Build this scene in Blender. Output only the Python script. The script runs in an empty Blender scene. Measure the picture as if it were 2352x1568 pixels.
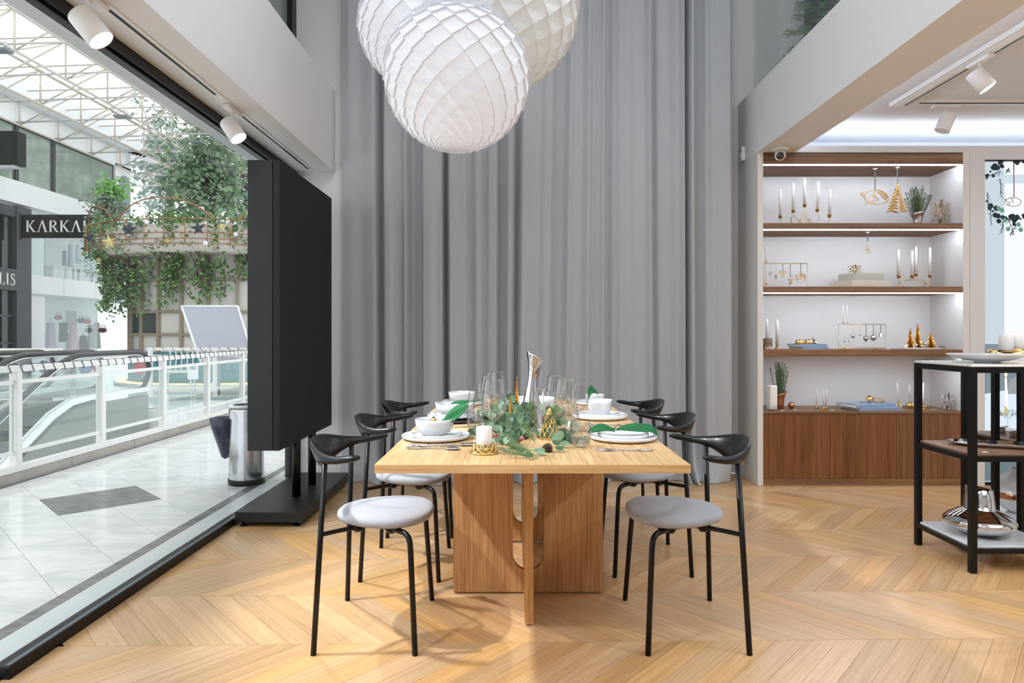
import bpy, bmesh, math, random
from mathutils import Vector, Matrix
random.seed(7)
S = bpy.context.scene
PI = math.pi
# ------------------------------------------------------------------ camera
F, CX, CY, CH = 1550.0, 1181.0, 765.0, 1.15      # focal length (px of 2352), vanishing point, eye height
cam = bpy.data.objects.new('camera', bpy.data.cameras.new('camera'))
S.collection.objects.link(cam)
cam.location = (0, 0, CH); cam.rotation_euler = (PI/2, 0, 0)
cam.data.sensor_width = 36; cam.data.lens = 36*F/2352
cam.data.shift_x = (1176-CX)/2352; cam.data.shift_y = (CY-784)/2352
cam.data.clip_start = .05; cam.data.clip_end = 300
S.camera = cam
# ------------------------------------------------------------------ world, exposure
S.view_settings.view_transform = 'Standard'; S.view_settings.look = 'None'
S.view_settings.gamma = 1; S.view_settings.use_curve_mapping = False
S.view_settings.exposure = 0.0
S.cycles.use_denoising = True
S.cycles.max_bounces = 8; S.cycles.diffuse_bounces = 5; S.cycles.glossy_bounces = 4
S.cycles.transparent_max_bounces = 24; S.cycles.transmission_bounces = 6
S.cycles.caustics_reflective = False; S.cycles.caustics_refractive = False
S.cycles.sample_clamp_indirect = 4
w = bpy.data.worlds.new('sky'); S.world = w; w.use_nodes = True
nt = w.node_tree; bg = nt.nodes['Background']
tc = nt.nodes.new('ShaderNodeTexCoord'); nz = nt.nodes.new('ShaderNodeTexNoise'); cr = nt.nodes.new('ShaderNodeValToRGB')
nz.inputs['Scale'].default_value = 2.0; nz.inputs['Detail'].default_value = 4
cr.color_ramp.elements[0].position = .35; cr.color_ramp.elements[0].color = (.86, .93, 1.0, 1)
cr.color_ramp.elements[1].position = .65; cr.color_ramp.elements[1].color = (1, 1, 1, 1)
nt.links.new(tc.outputs['Generated'], nz.inputs['Vector']); nt.links.new(nz.outputs['Fac'], cr.inputs[0])
nt.links.new(cr.outputs[0], bg.inputs['Color']); bg.inputs['Strength'].default_value = 1.9

def area(name, loc, rot, sx, sy, power, col=(1, 1, 1), spread=PI):
    l = bpy.data.lights.new(name, 'AREA'); l.shape = 'RECTANGLE'; l.size = sx; l.size_y = sy
    l.energy = power; l.color = col; l.spread = spread
    o = bpy.data.objects.new(name, l); S.collection.objects.link(o); o.location = loc; o.rotation_euler = rot
    return o
WARM = (.92, .955, 1.0); NEUT = (.84, .93, 1.0)
area('hall_fill_light', (0.1, 2.2, 4.7), (0, 0, 0), 2.6, 2.2, 64, NEUT)  # unseen soft fill, added above the hall for ambient light
area('hall_fill_light', (0.0, -1.2, 4.7), (0, 0, 0), 2.6, 2.0, 50, NEUT)
area('shop_fill_light', (3.6, 0.6, 2.66), (0, 0, 0), 2.2, 3.0, 60, NEUT)  # unseen overhead fill added for the shelf side
area('shop_fill_light', (3.5, 3.4, 2.66), (0, 0, 0), 1.2, 1.2, 14, NEUT)

area('upper_fill_light', (3.4, 2.8, 4.7), (0, 0, 0), 2.0, 2.5, 55, (.9, .95, 1.0))  # added fill that brightens the dim upper wall
# ------------------------------------------------------------------ helpers
def lin(c):
    return tuple((v/255/12.92) if v/255 <= .04045 else ((v/255+.055)/1.055)**2.4 for v in c[:3]) + (1,)
def new_mat(name):
    m = bpy.data.materials.new(name); m.use_nodes = True
    return m, m.node_tree, m.node_tree.nodes['Principled BSDF']
def pm(name, col, rough=.5, metal=0, emit=None, es=0, bump=0, bscale=60, coat=0, var=0, vscale=8, spec=.5, trans=0, sheen=0):
    m, t, b = new_mat(name)
    c = lin(col)
    b.inputs['Base Color'].default_value = c; b.inputs['Roughness'].default_value = rough
    b.inputs['Metallic'].default_value = metal; b.inputs['Coat Weight'].default_value = coat
    b.inputs['Specular IOR Level'].default_value = spec; b.inputs['Sheen Weight'].default_value = sheen
    if emit: b.inputs['Emission Color'].default_value = lin(emit); b.inputs['Emission Strength'].default_value = es
    n = t.nodes; co = n.new('ShaderNodeTexCoord')
    if bump:
        z = n.new('ShaderNodeTexNoise'); z.inputs['Scale'].default_value = bscale; z.inputs['Detail'].default_value = 3
        bp = n.new('ShaderNodeBump'); bp.inputs['Strength'].default_value = bump; bp.inputs['Distance'].default_value = .003
        t.links.new(co.outputs['Object'], z.inputs['Vector']); t.links.new(z.outputs['Fac'], bp.inputs['Height']); t.links.new(bp.outputs[0], b.inputs['Normal'])
    if var:
        z = n.new('ShaderNodeTexNoise'); z.inputs['Scale'].default_value = vscale; z.inputs['Detail'].default_value = 4
        r = n.new('ShaderNodeMix'); r.data_type = 'RGBA'
        r.inputs[6].default_value = tuple(min(1, v*(1+var)) for v in c[:3])+(1,); r.inputs[7].default_value = tuple(v*(1-var) for v in c[:3])+(1,)
        t.links.new(co.outputs['Object'], z.inputs['Vector']); t.links.new(z.outputs['Fac'], r.inputs[0]); t.links.new(r.outputs[2], b.inputs['Base Color'])
    return m
def wood(name, c1, c2, rough=.4, scale=1.0, rot=(0, 0, 0), rnd=.25, coat=0, contrast=1.0, bump=.12):
    """grain runs along local X (after rot)"""
    m, t, b = new_mat(name); n = t.nodes; L = t.links.new
    co = n.new('ShaderNodeTexCoord'); oi = n.new('ShaderNodeObjectInfo'); mp = n.new('ShaderNodeMapping')
    mp.inputs['Rotation'].default_value = rot
    L(co.outputs['Object'], mp.inputs['Vector'])
    ad = n.new('ShaderNodeVectorMath'); ad.operation = 'MULTIPLY_ADD'
    cb = n.new('ShaderNodeCombineXYZ'); L(oi.outputs['Random'], cb.inputs[0]); L(oi.outputs['Random'], cb.inputs[1]); L(oi.outputs['Random'], cb.inputs[2])
    ad.inputs[1].default_value = (37, 61, 23); L(cb.outputs[0], ad.inputs[0]); L(mp.outputs[0], ad.inputs[2])
    def stretched(sx, sy, det, dist):
        mm = n.new('ShaderNodeMapping'); mm.inputs['Scale'].default_value = (sx*scale, sy*scale, sy*scale)
        z = n.new('ShaderNodeTexNoise'); z.inputs['Scale'].default_value = 1; z.inputs['Detail'].default_value = det; z.inputs['Distortion'].default_value = dist
        L(ad.outputs[0], mm.inputs[0]); L(mm.outputs[0], z.inputs['Vector']); return z
    a = stretched(1.6, 70, 5, .3); g = stretched(1.2, 16, 3, 1.2); f = stretched(14, 260, 2, 0)
    mx = n.new('ShaderNodeMath'); mx.operation = 'MULTIPLY_ADD'; L(a.outputs['Fac'], mx.inputs[0]); mx.inputs[1].default_value = .55
    m2 = n.new('ShaderNodeMath'); m2.operation = 'MULTIPLY'; L(g.outputs['Fac'], m2.inputs[0]); m2.inputs[1].default_value = .35; L(m2.outputs[0], mx.inputs[2])
    m3 = n.new('ShaderNodeMath'); m3.operation = 'MULTIPLY_ADD'; L(f.outputs['Fac'], m3.inputs[0]); m3.inputs[1].default_value = .18; L(mx.outputs[0], m3.inputs[2])
    rp = n.new('ShaderNodeValToRGB'); h = .16/contrast
    rp.color_ramp.elements[0].position = .54-h; rp.color_ramp.elements[1].position = .54+h
    rp.color_ramp.elements[0].color = lin(c2); rp.color_ramp.elements[1].color = lin(c1)
    L(m3.outputs[0], rp.inputs[0])
    hs = n.new('ShaderNodeHueSaturation'); mr = n.new('ShaderNodeMapRange'); mr.inputs[3].default_value = 1-rnd; mr.inputs[4].default_value = 1+rnd*.6
    L(oi.outputs['Random'], mr.inputs[0]); L(mr.outputs[0], hs.inputs['Value']); L(rp.outputs[0], hs.inputs['Color'])
    sr = n.new('ShaderNodeMath'); sr.operation = 'MULTIPLY'; sr.inputs[1].default_value = 7.31; fr = n.new('ShaderNodeMath'); fr.operation = 'FRACT'
    L(oi.outputs['Random'], sr.inputs[0]); L(sr.outputs[0], fr.inputs[0]); ms = n.new('ShaderNodeMapRange'); ms.inputs[3].default_value = 1-rnd*.8; ms.inputs[4].default_value = 1+rnd*.5
    L(fr.outputs[0], ms.inputs[0]); L(ms.outputs[0], hs.inputs['Saturation'])
    L(hs.outputs[0], b.inputs['Base Color']); b.inputs['Roughness'].default_value = rough; b.inputs['Coat Weight'].default_value = coat
    b.inputs['Coat Roughness'].default_value = .25
    bp = n.new('ShaderNodeBump'); bp.inputs['Strength'].default_value = bump; bp.inputs['Distance'].default_value = .001
    L(m3.outputs[0], bp.inputs['Height']); L(bp.outputs[0], b.inputs['Normal'])
    return m
def clear_glass(name, tint=(1, 1, 1), base=.02, k=1.0, rough=0.0, ior=4.0):
    m = bpy.data.materials.new(name); m.use_nodes = True; t = m.node_tree; n = t.nodes; n.clear()
    o = n.new('ShaderNodeOutputMaterial'); mx = n.new('ShaderNodeMixShader'); tr = n.new('ShaderNodeBsdfTransparent'); gl = n.new('ShaderNodeBsdfGlossy')
    tr.inputs[0].default_value = (*tint, 1); gl.inputs['Roughness'].default_value = rough
    fr = n.new('ShaderNodeLayerWeight'); fr.inputs[0].default_value = .5; pw = n.new('ShaderNodeMath'); pw.operation = 'POWER'; pw.inputs[1].default_value = ior
    ma = n.new('ShaderNodeMath'); ma.operation = 'MULTIPLY_ADD'; ma.use_clamp = True
    ma.inputs[1].default_value = k; ma.inputs[2].default_value = base
    t.links.new(fr.outputs['Facing'], pw.inputs[0]); t.links.new(pw.outputs[0], ma.inputs[0]); t.links.new(ma.outputs[0], mx.inputs[0]); t.links.new(tr.outputs[0], mx.inputs[1]); t.links.new(gl.outputs[0], mx.inputs[2]); t.links.new(mx.outputs[0], o.inputs[0])
    return m
def emis(name, col, s):
    m = bpy.data.materials.new(name); m.use_nodes = True; t = m.node_tree; t.nodes.clear()
    o = t.nodes.new('ShaderNodeOutputMaterial'); e = t.nodes.new('ShaderNodeEmission'); e.inputs[0].default_value = lin(col); e.inputs[1].default_value = s
    t.links.new(e.outputs[0], o.inputs[0]); return m
def marble(name, c1, c2, rough=.12, scale=2.2):
    m, t, b = new_mat(name); n = t.nodes; L = t.links.new
    co = n.new('ShaderNodeTexCoord'); oi = n.new('ShaderNodeObjectInfo')
    cb = n.new('ShaderNodeCombineXYZ'); [L(oi.outputs['Random'], cb.inputs[i]) for i in range(3)]
    ad = n.new('ShaderNodeVectorMath'); ad.operation = 'MULTIPLY_ADD'; ad.inputs[1].default_value = (31, 17, 9); L(cb.outputs[0], ad.inputs[0]); L(co.outputs['Object'], ad.inputs[2])
    mp = n.new('ShaderNodeMapping'); mp.inputs['Scale'].default_value = (1, 3.2, 1); mp.inputs['Rotation'].default_value = (0, 0, .5); L(ad.outputs[0], mp.inputs[0])
    z = n.new('ShaderNodeTexNoise'); z.inputs['Scale'].default_value = scale; z.inputs['Detail'].default_value = 8; z.inputs['Distortion'].default_value = 1.2
    L(mp.outputs[0], z.inputs['Vector'])
    rp = n.new('ShaderNodeValToRGB'); rp.color_ramp.elements[0].position = .3; rp.color_ramp.elements[1].position = .58
    rp.color_ramp.elements[0].color = lin(c2); rp.color_ramp.elements[1].color = lin(c1); L(z.outputs['Fac'], rp.inputs[0])
    L(rp.outputs[0], b.inputs['Base Color']); b.inputs['Roughness'].default_value = rough
    return m

class MB:
    def __init__(s): s.v = []; s.f = []; s.sm = []
    def add(s, vs, fs, smooth=False):
        o = len(s.v); s.v += [tuple(p) for p in vs]; s.f += [tuple(i+o for i in f) for f in fs]; s.sm += [smooth]*len(fs); return s
    def box(s, x0, x1, y0, y1, z0, z1, c=0):
        if c <= 0:
            vs = [(x, y, z) for z in (z0, z1) for x, y in ((x0, y0), (x1, y0), (x1, y1), (x0, y1))]
            return s.add(vs, [(3, 2, 1, 0), (4, 5, 6, 7), (0, 1, 5, 4), (1, 2, 6, 5), (2, 3, 7, 6), (3, 0, 4, 7)])
        bm = bmesh.new(); bmesh.ops.create_cube(bm, size=1)
        for v in bm.verts: v.co = ((x0+x1)/2+v.co.x*(x1-x0), (y0+y1)/2+v.co.y*(y1-y0), (z0+z1)/2+v.co.z*(z1-z0))
        bmesh.ops.bevel(bm, geom=bm.edges[:], offset=c, segments=2, affect='EDGES', profile=.5)
        bm.verts.index_update(); s.add([v.co for v in bm.verts], [[v.index for v in f.verts] for f in bm.faces]); bm.free(); return s
    def obox(s, p, ux, uy, uz, hx, hy, hz):
        p = Vector(p); ux = Vector(ux).normalized()*hx; uy = Vector(uy).normalized()*hy; uz = Vector(uz).normalized()*hz
        vs = [p+ux*a+uy*b+uz*c for c in (-1, 1) for a, b in ((-1, -1), (1, -1), (1, 1), (-1, 1))]
        return s.add(vs, [(3, 2, 1, 0), (4, 5, 6, 7), (0, 1, 5, 4), (1, 2, 6, 5), (2, 3, 7, 6), (3, 0, 4, 7)])
    def tube(s, pts, r, n=10, closed=False, cap=True, flat=None):
        pts = [Vector(p) for p in pts]; N = len(pts)
        rs = r if isinstance(r, (list, tuple)) else [r]*N
        vs = []; fs = []; up = None
        for i, p in enumerate(pts):
            a = pts[(i-1) % N] if (i > 0 or closed) else p; b = pts[(i+1) % N] if (i < N-1 or closed) else p
            d = (b-a); d = d.normalized() if d.length > 1e-9 else Vector((0, 0, 1))
            if up is None:
                up = Vector((0, 0, 1)) if abs(d.z) < .9 else Vector((1, 0, 0))
            x = up.cross(d); x = x.normalized() if x.length > 1e-6 else Vector((1, 0, 0)); y = d.cross(x).normalized(); up = y
            for k in range(n):
                an = 2*PI*k/n; vs.append(p+x*math.cos(an)*rs[i]+y*math.sin(an)*rs[i])
        for i in range(N if closed else N-1):
            j = (i+1) % N
            for k in range(n): fs.append((i*n+k, i*n+(k+1) % n, j*n+(k+1) % n, j*n+k))
        s.add(vs, fs, True)
        if cap and not closed:
            o = len(s.v)-len(vs); s.f += [tuple(o+k for k in reversed(range(n))), tuple(o+(N-1)*n+k for k in range(n))]; s.sm += [False, False]
        return s
    def lathe(s, prof, n=32, rf=None, c=(0, 0, 0), cap0=False, cap1=False, cf=None):
        vs = []; fs = []; m = len(prof)
        for i, (r, z) in enumerate(prof):
            ox, oy = cf(i, z) if cf else (0, 0)
            for k in range(n):
                th = 2*PI*k/n; q, dz = rf(th, i) if rf else (1, 0)
                vs.append((c[0]+ox+r*q*math.cos(th), c[1]+oy+r*q*math.sin(th), c[2]+z+dz))
        for i in range(m-1):
            for k in range(n): fs.append((i*n+k, i*n+(k+1) % n, (i+1)*n+(k+1) % n, (i+1)*n+k))
        s.add(vs, fs, True); o = len(s.v)-len(vs)
        if cap0: s.f.append(tuple(o+k for k in reversed(range(n)))); s.sm.append(False)
        if cap1: s.f.append(tuple(o+(m-1)*n+k for k in range(n))); s.sm.append(False)
        return s
    def sphere(s, c, r, n=14, m=8, sq=(1, 1, 1)):
        prof = [(max(1e-4, math.sin(PI*i/m)), -math.cos(PI*i/m)) for i in range(m+1)]
        vs = []; fs = []
        for (q, z) in prof:
            for k in range(n):
                th = 2*PI*k/n; vs.append((c[0]+r*sq[0]*q*math.cos(th), c[1]+r*sq[1]*q*math.sin(th), c[2]+r*sq[2]*z))
        for i in range(m):
            for k in range(n): fs.append((i*n+k, i*n+(k+1) % n, (i+1)*n+(k+1) % n, (i+1)*n+k))
        return s.add(vs, fs, True)
    def prism(s, poly, h, f):
        """poly 2D, thickness h, f(u,v,w)->3D"""
        n = len(poly); vs = [f(u, v, 0) for u, v in poly]+[f(u, v, h) for u, v in poly]
        return s.add(vs, [tuple(range(n)), tuple(reversed(range(n, 2*n)))]+[(i, (i+1) % n+0, (i+1) % n+n, i+n)[::-1] for i in range(n)])
    def mesh(s, name='m'):
        me = bpy.data.meshes.new(name); me.from_pydata(s.v, [], s.f)
        if any(s.sm): me.polygons.foreach_set('use_smooth', s.sm)
        me.update(); return me
    def build(s, name, mat, parent=None, loc=None, rot=None, fix=False):
        me = s.mesh(name)
        if fix:
            bm = bmesh.new(); bm.from_mesh(me); bmesh.ops.recalc_face_normals(bm, faces=bm.faces[:]); bm.to_mesh(me); bm.free()
        me.materials.append(mat); return link(name, me, parent, loc, rot)
def link(name, me, parent=None, loc=None, rot=None):
    o = bpy.data.objects.new(name, me); S.collection.objects.link(o)
    if parent: o.parent = parent
    if loc is not None: o.location = loc
    if rot is not None: o.rotation_euler = rot
    return o
def tag(o, label, cat, group=None, kind=None):
    o['label'] = label; o['category'] = cat
    if group: o['group'] = group
    if kind: o['kind'] = kind
    return o
def thing(name, label, cat, loc=(0, 0, 0), rz=0, group=None, kind=None):
    o = bpy.data.objects.new(name, None); S.collection.objects.link(o); o.empty_display_size = .05
    o.location = loc; o.rotation_euler = (0, 0, rz); return tag(o, label, cat, group, kind)
def struct(name, label, cat='wall', loc=(0, 0, 0)):
    return thing(name, label, cat, loc, kind='structure')
def dup(o, parent=None, loc=None, rz=None, label=None):
    c = o.copy(); S.collection.objects.link(c)
    if parent is not None: c.parent = parent
    if loc is not None: c.location = loc
    if rz is not None: c.rotation_euler = (0, 0, rz)
    if label: c['label'] = label
    for ch in list(o.children): dup(ch, c)
    return c
def W(x, y, d): return Vector(((x-CX)*d/F, d, CH-(y-CY)*d/F))
def PX(x, d): return (x-CX)*d/F
def PZ(y, d): return CH-(y-CY)*d/F
def lerp(a, b, t): return a+(b-a)*t
def smooth_path(pts, n=6, closed=False):
    pts = [Vector(p) for p in pts]; N = len(pts); out = []
    rng = range(N if closed else N-1)
    for i in rng:
        g = (lambda k: pts[k % N]) if closed else (lambda k: pts[max(0, min(N-1, k))])
        p0, p1, p2, p3 = g(i-1), g(i), g(i+1), g(i+2)
        for k in range(n):
            t = k/n; out.append(.5*((2*p1)+(p2-p0)*t+(2*p0-5*p1+4*p2-p3)*t*t+(3*p1-p0-3*p2+p3)*t**3))
    if not closed: out.append(pts[-1])
    return out

# ------------------------------------------------------------------ materials
M = {}
M['ceil'] = pm('white_ceiling_paint', (228, 231, 236), .85)
M['wall'] = pm('white_plaster', (234, 234, 236), .8, bump=.05, bscale=30)
M['wall_grey'] = pm('pale_grey_plaster', (214, 213, 214), .8)
M['white'] = pm('white_lacquer', (238, 236, 234), .35)
M['led'] = emis('led_strip_light', (226, 238, 255), 70)
M['led_low'] = emis('led_strip_cove', (226, 238, 255), 22)
M['lens'] = emis('lit_lamp_lens', (255, 252, 245), 8)
M['oakfloor'] = wood('oak_floor_board', (219, 179, 128), (182, 139, 92), .30, 1.5, rnd=.15, coat=.25, contrast=.85)
M['oak'] = wood('oak_table_top', (222, 188, 138), (170, 128, 80), .36, 2.3, rot=(0, 0, PI/2), rnd=0, contrast=1.1)
M['oakx'] = wood('oak_edge_band', (222, 184, 132), (180, 138, 88), .4, 1.6, rnd=0)
M['oakv'] = wood('oak_table_base', (208, 162, 108), (156, 108, 60), .42, 1.8, rot=(0, PI/2, 0), rnd=.05, contrast=1.1)
M['walnut'] = wood('walnut_shelf', (158, 118, 84), (102, 68, 44), .4, .8, rnd=.1, contrast=1.0)
M['walnutv'] = wood('walnut_door', (150, 100, 62), (104, 62, 36), .42, .8, rot=(0, PI/2, 0), rnd=.06, contrast=1.2)
M['joint'] = pm('dark_floor_joint', (70, 48, 30), .9)
M['black'] = pm('black_steel', (6, 6, 6), .34, 0, spec=.3)
M['blackwood'] = pm('black_lacquered_wood', (7, 7, 8), .3, coat=.12, spec=.35)
M['blacksign'] = pm('black_powder_coat', (17, 18, 19), .42, bump=.15, bscale=600)
M['blackscreen'] = pm('black_rear_panel', (17, 17, 18), .7)
M['fabric'] = pm('light_grey_wool', (160, 163, 169), .95, bump=.6, bscale=500, sheen=.2, var=.08, vscale=220)
M['curtain'] = pm('grey_curtain_cloth', (184, 188, 194), .9, bump=.2, bscale=300, sheen=.25)
M['porcelain'] = pm('white_porcelain', (224, 226, 228), .18, coat=.4)
M['wax'] = pm('white_candle_wax', (244, 241, 236), .5)
M['gold'] = pm('polished_gold', (232, 194, 124), .17, 1)
M['chrome'] = pm('polished_steel', (215, 215, 218), .07, 1)
M['cutlery'] = pm('brushed_cutlery_steel', (200, 200, 205), .18, 1)
M['copper'] = pm('copper_vase_metal', (198, 140, 104), .2, 1)
M['green'] = pm('green_linen', (14, 92, 48), .85, bump=.3, bscale=400, var=.15, vscale=20)
M['leaf'] = pm('eucalyptus_leaf', (104, 132, 100), .6, var=.35, vscale=12)
M['leafd'] = pm('dark_eucalyptus_leaf', (58, 88, 56), .55, var=.3, vscale=12)
M['needle'] = pm('pine_needles', (112, 140, 92), .6, var=.2)
M['rosemary'] = pm('dark_green_sprig', (52, 92, 52), .6, var=.3)
M['stem'] = pm('twig_stem', (126, 116, 84), .7)
M['berry'] = pm('frosted_red_berry', (176, 48, 62), .45, var=.3, vscale=90)
M['cone'] = pm('brown_pine_cone', (122, 104, 90), .8, var=.3, vscale=60)
M['slate'] = pm('black_slate_tray', (34, 33, 34), .5)
M['wglass'] = clear_glass('drinking_glass', (.965, .97, .97), .06, .9, ior=2.2)
M['pane'] = clear_glass('window_glass', (.97, .985, .98), .03, .6)
M['railglass'] = clear_glass('railing_glass', (.955, .98, .97), .05, .5)
M['ribbon'] = pm('dark_green_ribbon', (52, 84, 74), .7)
M['book'] = pm('blue_book_cloth', (146, 168, 198), .7)
M['pages'] = pm('book_pages', (238, 234, 224), .8)
M['redribbon'] = pm('dark_red_ribbon', (120, 20, 50), .7)
M['outwhite'] = pm('painted_render_white', (238, 240, 242), .8, var=.03, vscale=1.2)
M['outwhite2'] = pm('grey_white_render', (212, 216, 218), .8, var=.05, vscale=1.5)
M['railwhite'] = pm('white_painted_rail', (232, 230, 226), .45)
M['stone'] = pm('weathered_kerb_stone', (176, 170, 160), .8, var=.25, vscale=4)
M['darkstone'] = marble('dark_grey_marble', (124, 126, 130), (84, 84, 88), .25, 6)
M['marble'] = marble('white_marble_tile', (240, 241, 240), (214, 218, 219), .14, 2.0)
M['wet'] = pm('pale_stone_sill', (206, 212, 214), .3, var=.06, vscale=3)
# ------------------------------------------------------------------ room shell
BY, FY = 5.55, 5.10            # back wall, front plane of the built-in wall
def slab(name, label, cat, x0, x1, y0, y1, z0, z1, mat, c=0):
    o = MB().box(x0, x1, y0, y1, z0, z1, c).build(name, mat); return tag(o, label, cat, kind='structure')
def clip(poly, x0, x1, y0, y1):
    def cut(p, ins, t):
        out = []
        for i in range(len(p)):
            a, b = p[i], p[(i+1) % len(p)]
            if ins(a): out.append(a)
            if ins(a) != ins(b):
                k = t(a, b); out.append((lerp(a[0], b[0], k), lerp(a[1], b[1], k)))
        return out
    for ins, t in ((lambda q: q[0] >= x0, lambda a, b: (x0-a[0])/(b[0]-a[0])), (lambda q: q[0] <= x1, lambda a, b: (x1-a[0])/(b[0]-a[0])),
                   (lambda q: q[1] >= y0, lambda a, b: (y0-a[1])/(b[1]-a[1])), (lambda q: q[1] <= y1, lambda a, b: (y1-a[1])/(b[1]-a[1]))):
        poly = cut(poly, ins, t)
        if len(poly) < 3: return []
    return poly
def poly_area(p): return abs(sum(p[i][0]*p[(i+1) % len(p)][1]-p[(i+1) % len(p)][0]*p[i][1] for i in range(len(p))))/2

floor = struct('floor', 'oak chevron parquet floor under the dining table', 'floor')
MB().box(-1.735, 5.5, -3, BY, -.06, -.005).build('floor_base', M['joint'], floor)
MB().box(-1.735, 5.5, -3, 2.04, -.004, 0).build('floor_boards_behind', M['oakfloor'], floor)
def chevron():
    full = {}; rows = []
    RW, PW, DX = .472, .118, .425
    for k in range(-1, 7):
        y0 = 2.536+RW*k; s = 1 if k % 2 == 0 else -1     # s=1: X grows towards the viewer
        for j in range(-22, 48):
            xa = j*PW+(.031*k % PW)
            q = [(xa, y0), (xa+PW, y0), (xa+PW-s*DX, y0+RW), (xa-s*DX, y0+RW)]
            rows.append((k, s, q))
    items = []
    for k, s, q in rows:
        g = .0007; sh = lambda p: (p[0], p[1]+.0187*(p[0]-1.4))
        cx = sum(p[0] for p in q)/4; cy = sum(p[1] for p in q)/4
        q2 = [(cx+(p[0]-cx)*(1-.012)+0, cy+(p[1]-cy)*(1-.003)) for p in q]
        q2 = [sh(p) for p in q2]
        c = clip(q2, -1.70, 5.45, 2.04, BY-.01)
        if not c or poly_area(c) < .002: continue
        ccx = sum(p[0] for p in q2)/4; ccy = sum(p[1] for p in q2)/4
        whole = abs(poly_area(c)-poly_area(q2)) < 1e-6
        ccX = sum(p[0] for p in c)/len(c); ccY = sum(p[1] for p in c)/len(c)
        vis = abs(PXx(ccX, ccY)) <= 1240 and not (ccX > 1.86 and ccY > FY+.05)
        items.append((k, s, q2, c, ccx, ccy, whole, vis, ccY))
    items.sort(key=lambda t: (not t[7], t[8]))
    rest = MB()
    for n, (k, s, q2, c, ccx, ccy, whole, vis, yy) in enumerate(items):
        an = math.atan2(RW, -s*DX)
        R = Matrix.Rotation(-an, 2)
        loc = [tuple(R @ Vector((p[0]-ccx, p[1]-ccy))) for p in c]
        if n < 300 and vis:
            key = s if whole else None
            if key in full: me = full[key]
            else:
                b = MB().prism(loc, .012, lambda u, v, w: (u, v, -w)); me = b.mesh('board'); me.materials.append(M['oakfloor'])
                if key: full[key] = me
            o = link('floor_board', me, floor, (ccx, ccy, 0), (0, 0, an))
        else:
            rest.prism(c, .012, lambda u, v, w: (u, v, -w))
    if rest.v:
        o = rest.build('floor_boards', M['oakfloor'], floor); o['kind'] = 'stuff'
def PXx(x, y): return x*F/max(y, .1)
chevron()

slab('wall_back', 'white wall behind the long grey curtain', 'wall', -1.33, 1.84, BY, BY+.1, 0, 4.8, M['wall'])
slab('wall_back_left', 'white wall strip between black display and curtain', 'wall', -1.80, -1.33, 5.3, BY+.1, 0, 4.8, M['wall'])
slab('wall_front', 'white wall behind the viewer', 'wall', -1.86, 5.6, -3.1, -3, 0, 4.8, M['wall'])
slab('wall_left', 'white wall beside the viewer, before the shop window', 'wall', -1.86, -1.76, -3, .2, 0, 2.4, M['wall'])
slab('wall_right', 'white wall at the far right of the shop', 'wall', 5.5, 5.6, -3, BY+.1, 0, 4.8, M['wall'])
slab('ceiling', 'high white ceiling over the dining area', 'ceiling', -1.86, 5.6, -3, BY+.1, 4.8, 4.9, M['wall'])
lc = struct('ceiling_low', 'low white ceiling with tracks over the shelf area', 'ceiling')
MB().box(2.0, 5.5, -3, BY+.1, 2.72, 2.76).build('ceiling_panel', M['ceil'], lc)
MB().box(2.0, 5.5, -3, BY+.1, 2.76, 2.90).build('upper_floor_slab', M['wall_grey'], lc)
# left beam over the window
bl = struct('trim_1', 'white boxed beam above the shop window', 'beam')
MB().box(-1.74, -1.405, -3, 5.3, 2.411, 3.05).build('beam_body', M['wall'], bl)
MB().box(-1.86, -1.78, -3, 5.6, 2.36, 3.05).build('outer_lintel', M['outwhite2'], bl)
# right mezzanine beam
br = struct('trim_2', 'white mezzanine edge beam running to the shelf unit', 'beam')
MB().box(1.84, 2.0, -3, BY, 2.517, 3.027).build('beam_body', M['wall'], br)
MB().box(2.0, 2.123, -3, FY, 2.517, 2.532).build('soffit_lip', M['wall'], br)
MB().box(2.02, 2.045, -3, FY-.02, 2.533, 2.545).build('led_strip', M['led_low'], br)
# glass balustrade and the back of the mezzanine
gb = thing('glass_balustrade', 'clear frameless glass balustrade on top of the mezzanine beam', 'balustrade', (1.86, 0, 3.027))
for y0, y1 in ((3.75, 5.24), (2.2, 3.74), (.6, 2.19)):
    MB().box(-.006, .006, y0, y1, 0, .95).build('glass_panel', M['pane'], gb)
slab('wall_back_upper', 'white upper wall behind the glass balustrade', 'wall', 1.84, 5.5, BY, BY+.1, 2.5, 4.8, M['wall'])
def upper_curtain():
    mb = MB(); n = 90; vs = []; fs = []
    for i in range(n+1):
        x = 2.34+i*.012; y = 5.44+.03*math.sin(i*.9)+.01*math.sin(i*2.3)
        vs += [(x, y, 2.91), (x, y, 4.75)]
    for i in range(n): fs.append((2*i, 2*i+2, 2*i+3, 2*i+1))
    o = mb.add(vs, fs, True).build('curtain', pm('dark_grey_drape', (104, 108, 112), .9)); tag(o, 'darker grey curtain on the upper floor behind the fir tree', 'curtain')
upper_curtain()

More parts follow.
